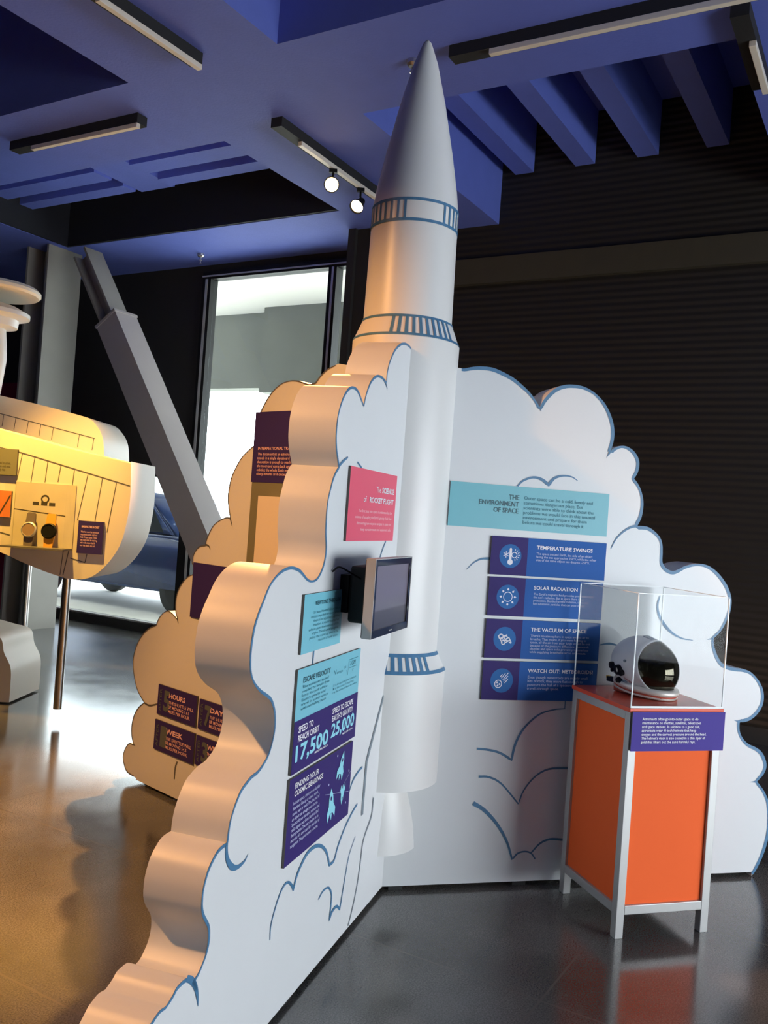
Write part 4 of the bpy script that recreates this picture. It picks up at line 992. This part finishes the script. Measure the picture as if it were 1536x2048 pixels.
def lamp(p, tgt, label):
    base = onz(*p, CZ-.10); th = thing('spot_lamp', T(base), label, 'spot lamp', 'lit spot lamps on the ceiling track')
    bm = bmesh.new(); box(bm, -.03, .03, -.018, .018, -.03, -.003); link('adapter', bm, M['black'], th, T(base))
    bm = bmesh.new(); tube(bm, [Vector((0, 0, -.03)), Vector((0, 0, -.07)), Vector((.012, 0, -.1))], .008); link('stem', bm, M['black'], th, T(base))
    c = base+Vector((.0, 0, -.12)); dirv = (Vector(tgt)-c).normalized(); q = Vector((0, 0, -1)).rotation_difference(dirv).to_matrix().to_4x4(); m = T(c) @ q
    bm = bmesh.new(); lathe(bm, [(.0005, .05), (.024, .048), (.03, .035), (.032, 0), (.05, -.05), (.058, -.075), (.055, -.075), (.045, -.045), (.02, -.02), (.0005, -.02)], 32); bmesh.ops.recalc_face_normals(bm, faces=bm.faces)
    for f in bm.faces: f.smooth = True
    link('lamp_head', bm, M['black'], th, m)
    bm = bmesh.new(); lathe(bm, [(.0005, -.066), (.03, -.064), (.051, -.058)], 28); bmesh.ops.recalc_face_normals(bm, faces=bm.faces); link('bulb', bm, M['glow'], th, m)
lamp((667, 338), (-.6, 0, 1.6), 'lit spot lamp facing the camera, left of the two on the track')
lamp((722, 376), (-2.2, 3.2, .0), 'lit spot lamp turned down and left, nearest the rocket')
def sprinkler(p, z, label):
    b0 = onz(*p, z); t = thing('sprinkler_head', T(b0), label, 'sprinkler', 'sprinkler heads on the ceiling')
    bm = bmesh.new(); lathe(bm, [(.04, 0), (.038, -.02), (.026, -.035), (.0005, -.037)], 20); bmesh.ops.recalc_face_normals(bm, faces=bm.faces); link('cup', bm, M['chrome'], t, T(b0))
    bm = bmesh.new(); lathe(bm, [(.008, -.037), (.008, -.055), (.018, -.06), (.018, -.07), (.006, -.075), (.006, -.095), (.014, -.1), (.0005, -.105)], 16); bmesh.ops.recalc_face_normals(bm, faces=bm.faces); link('nozzle', bm, M['chrome'], t, T(b0))
sprinkler((827, 122), CZ-.001, 'chrome sprinkler head beside the tip of the rocket')
sprinkler((402, 508), CZ-.001, 'chrome sprinkler head above the tall window')

# ================================================================== CAR OUTSIDE
M['carpaint'] = mat('dark_blue_car', (.02, .05, .17), .25, .3, coat=.6)
M['carglass'] = mat('car_glass', (.03, .04, .05), .06)
M['tyre'] = mat('tyre', (.015, .015, .015), .8)
cc = on_a(300, 1180, 9.9); CM = Matrix(((U2.x, U1.x, 0, R(9.9, cc.dot(U2)+.1).x), (U2.y, U1.y, 0, R(9.9, cc.dot(U2)+.1).y), (0, 0, 1, -.05), (0, 0, 0, 1)))
car = thing('parked_car', CM, 'dark blue parked car seen through the glass behind the brace', 'car')
def extr(pts, y0, y1):
    bm = bmesh.new(); a = [bm.verts.new((x, y0, z)) for x, z in pts]; b = [bm.verts.new((x, y1, z)) for x, z in pts]; n = len(pts)
    bm.faces.new(a); bm.faces.new(list(reversed(b)))
    for i in range(n): bm.faces.new((a[i], b[i], b[(i+1) % n], a[(i+1) % n]))
    bmesh.ops.recalc_face_normals(bm, faces=bm.faces); bmesh.ops.bevel(bm, geom=[e for e in bm.edges if e.calc_face_angle(0) > .3], offset=.05, segments=3, affect='EDGES')
    for f in bm.faces: f.smooth = True
    return bm
link('car_body', extr([(-2.2, .35), (-2.25, .8), (-2.0, 1.02), (-1.2, 1.08), (1.9, 1.1), (2.2, .95), (2.25, .4), (2.0, .3), (-2.0, .3)], -.85, .85), M['carpaint'], car, CM)
link('cabin', extr([(-1.3, 1.05), (-.7, 1.62), (.2, 1.72), (1.5, 1.66), (2.0, 1.06)], -.76, .76), M['carpaint'], car, CM)
bm = bmesh.new()
for x0, x1 in ((-.95, -.1), (.0, .85), (.95, 1.55)):
    poly_ = [(x0-(.1 if x0 < -.5 else 0), -.775, 1.12), (x1, -.775, 1.12), (x1-.05, -.775, 1.55), (x0+.2, -.775, 1.55)]
    bm.faces.new([bm.verts.new(p) for p in poly_])
link('side_window', bm, M['carglass'], car, CM)
for x in (-1.4, 1.4):
    for y in (-.78, .62):
        bm = bmesh.new(); lathe(bm, [(.0005, 0), (.2, 0), (.32, .02), (.34, .05), (.34, .14), (.32, .18), (.0005, .18)], 32, axis='y', o=(x, y-.05, .34)); bmesh.ops.recalc_face_normals(bm, faces=bm.faces); link('wheel', bm, M['tyre'], car, CM)
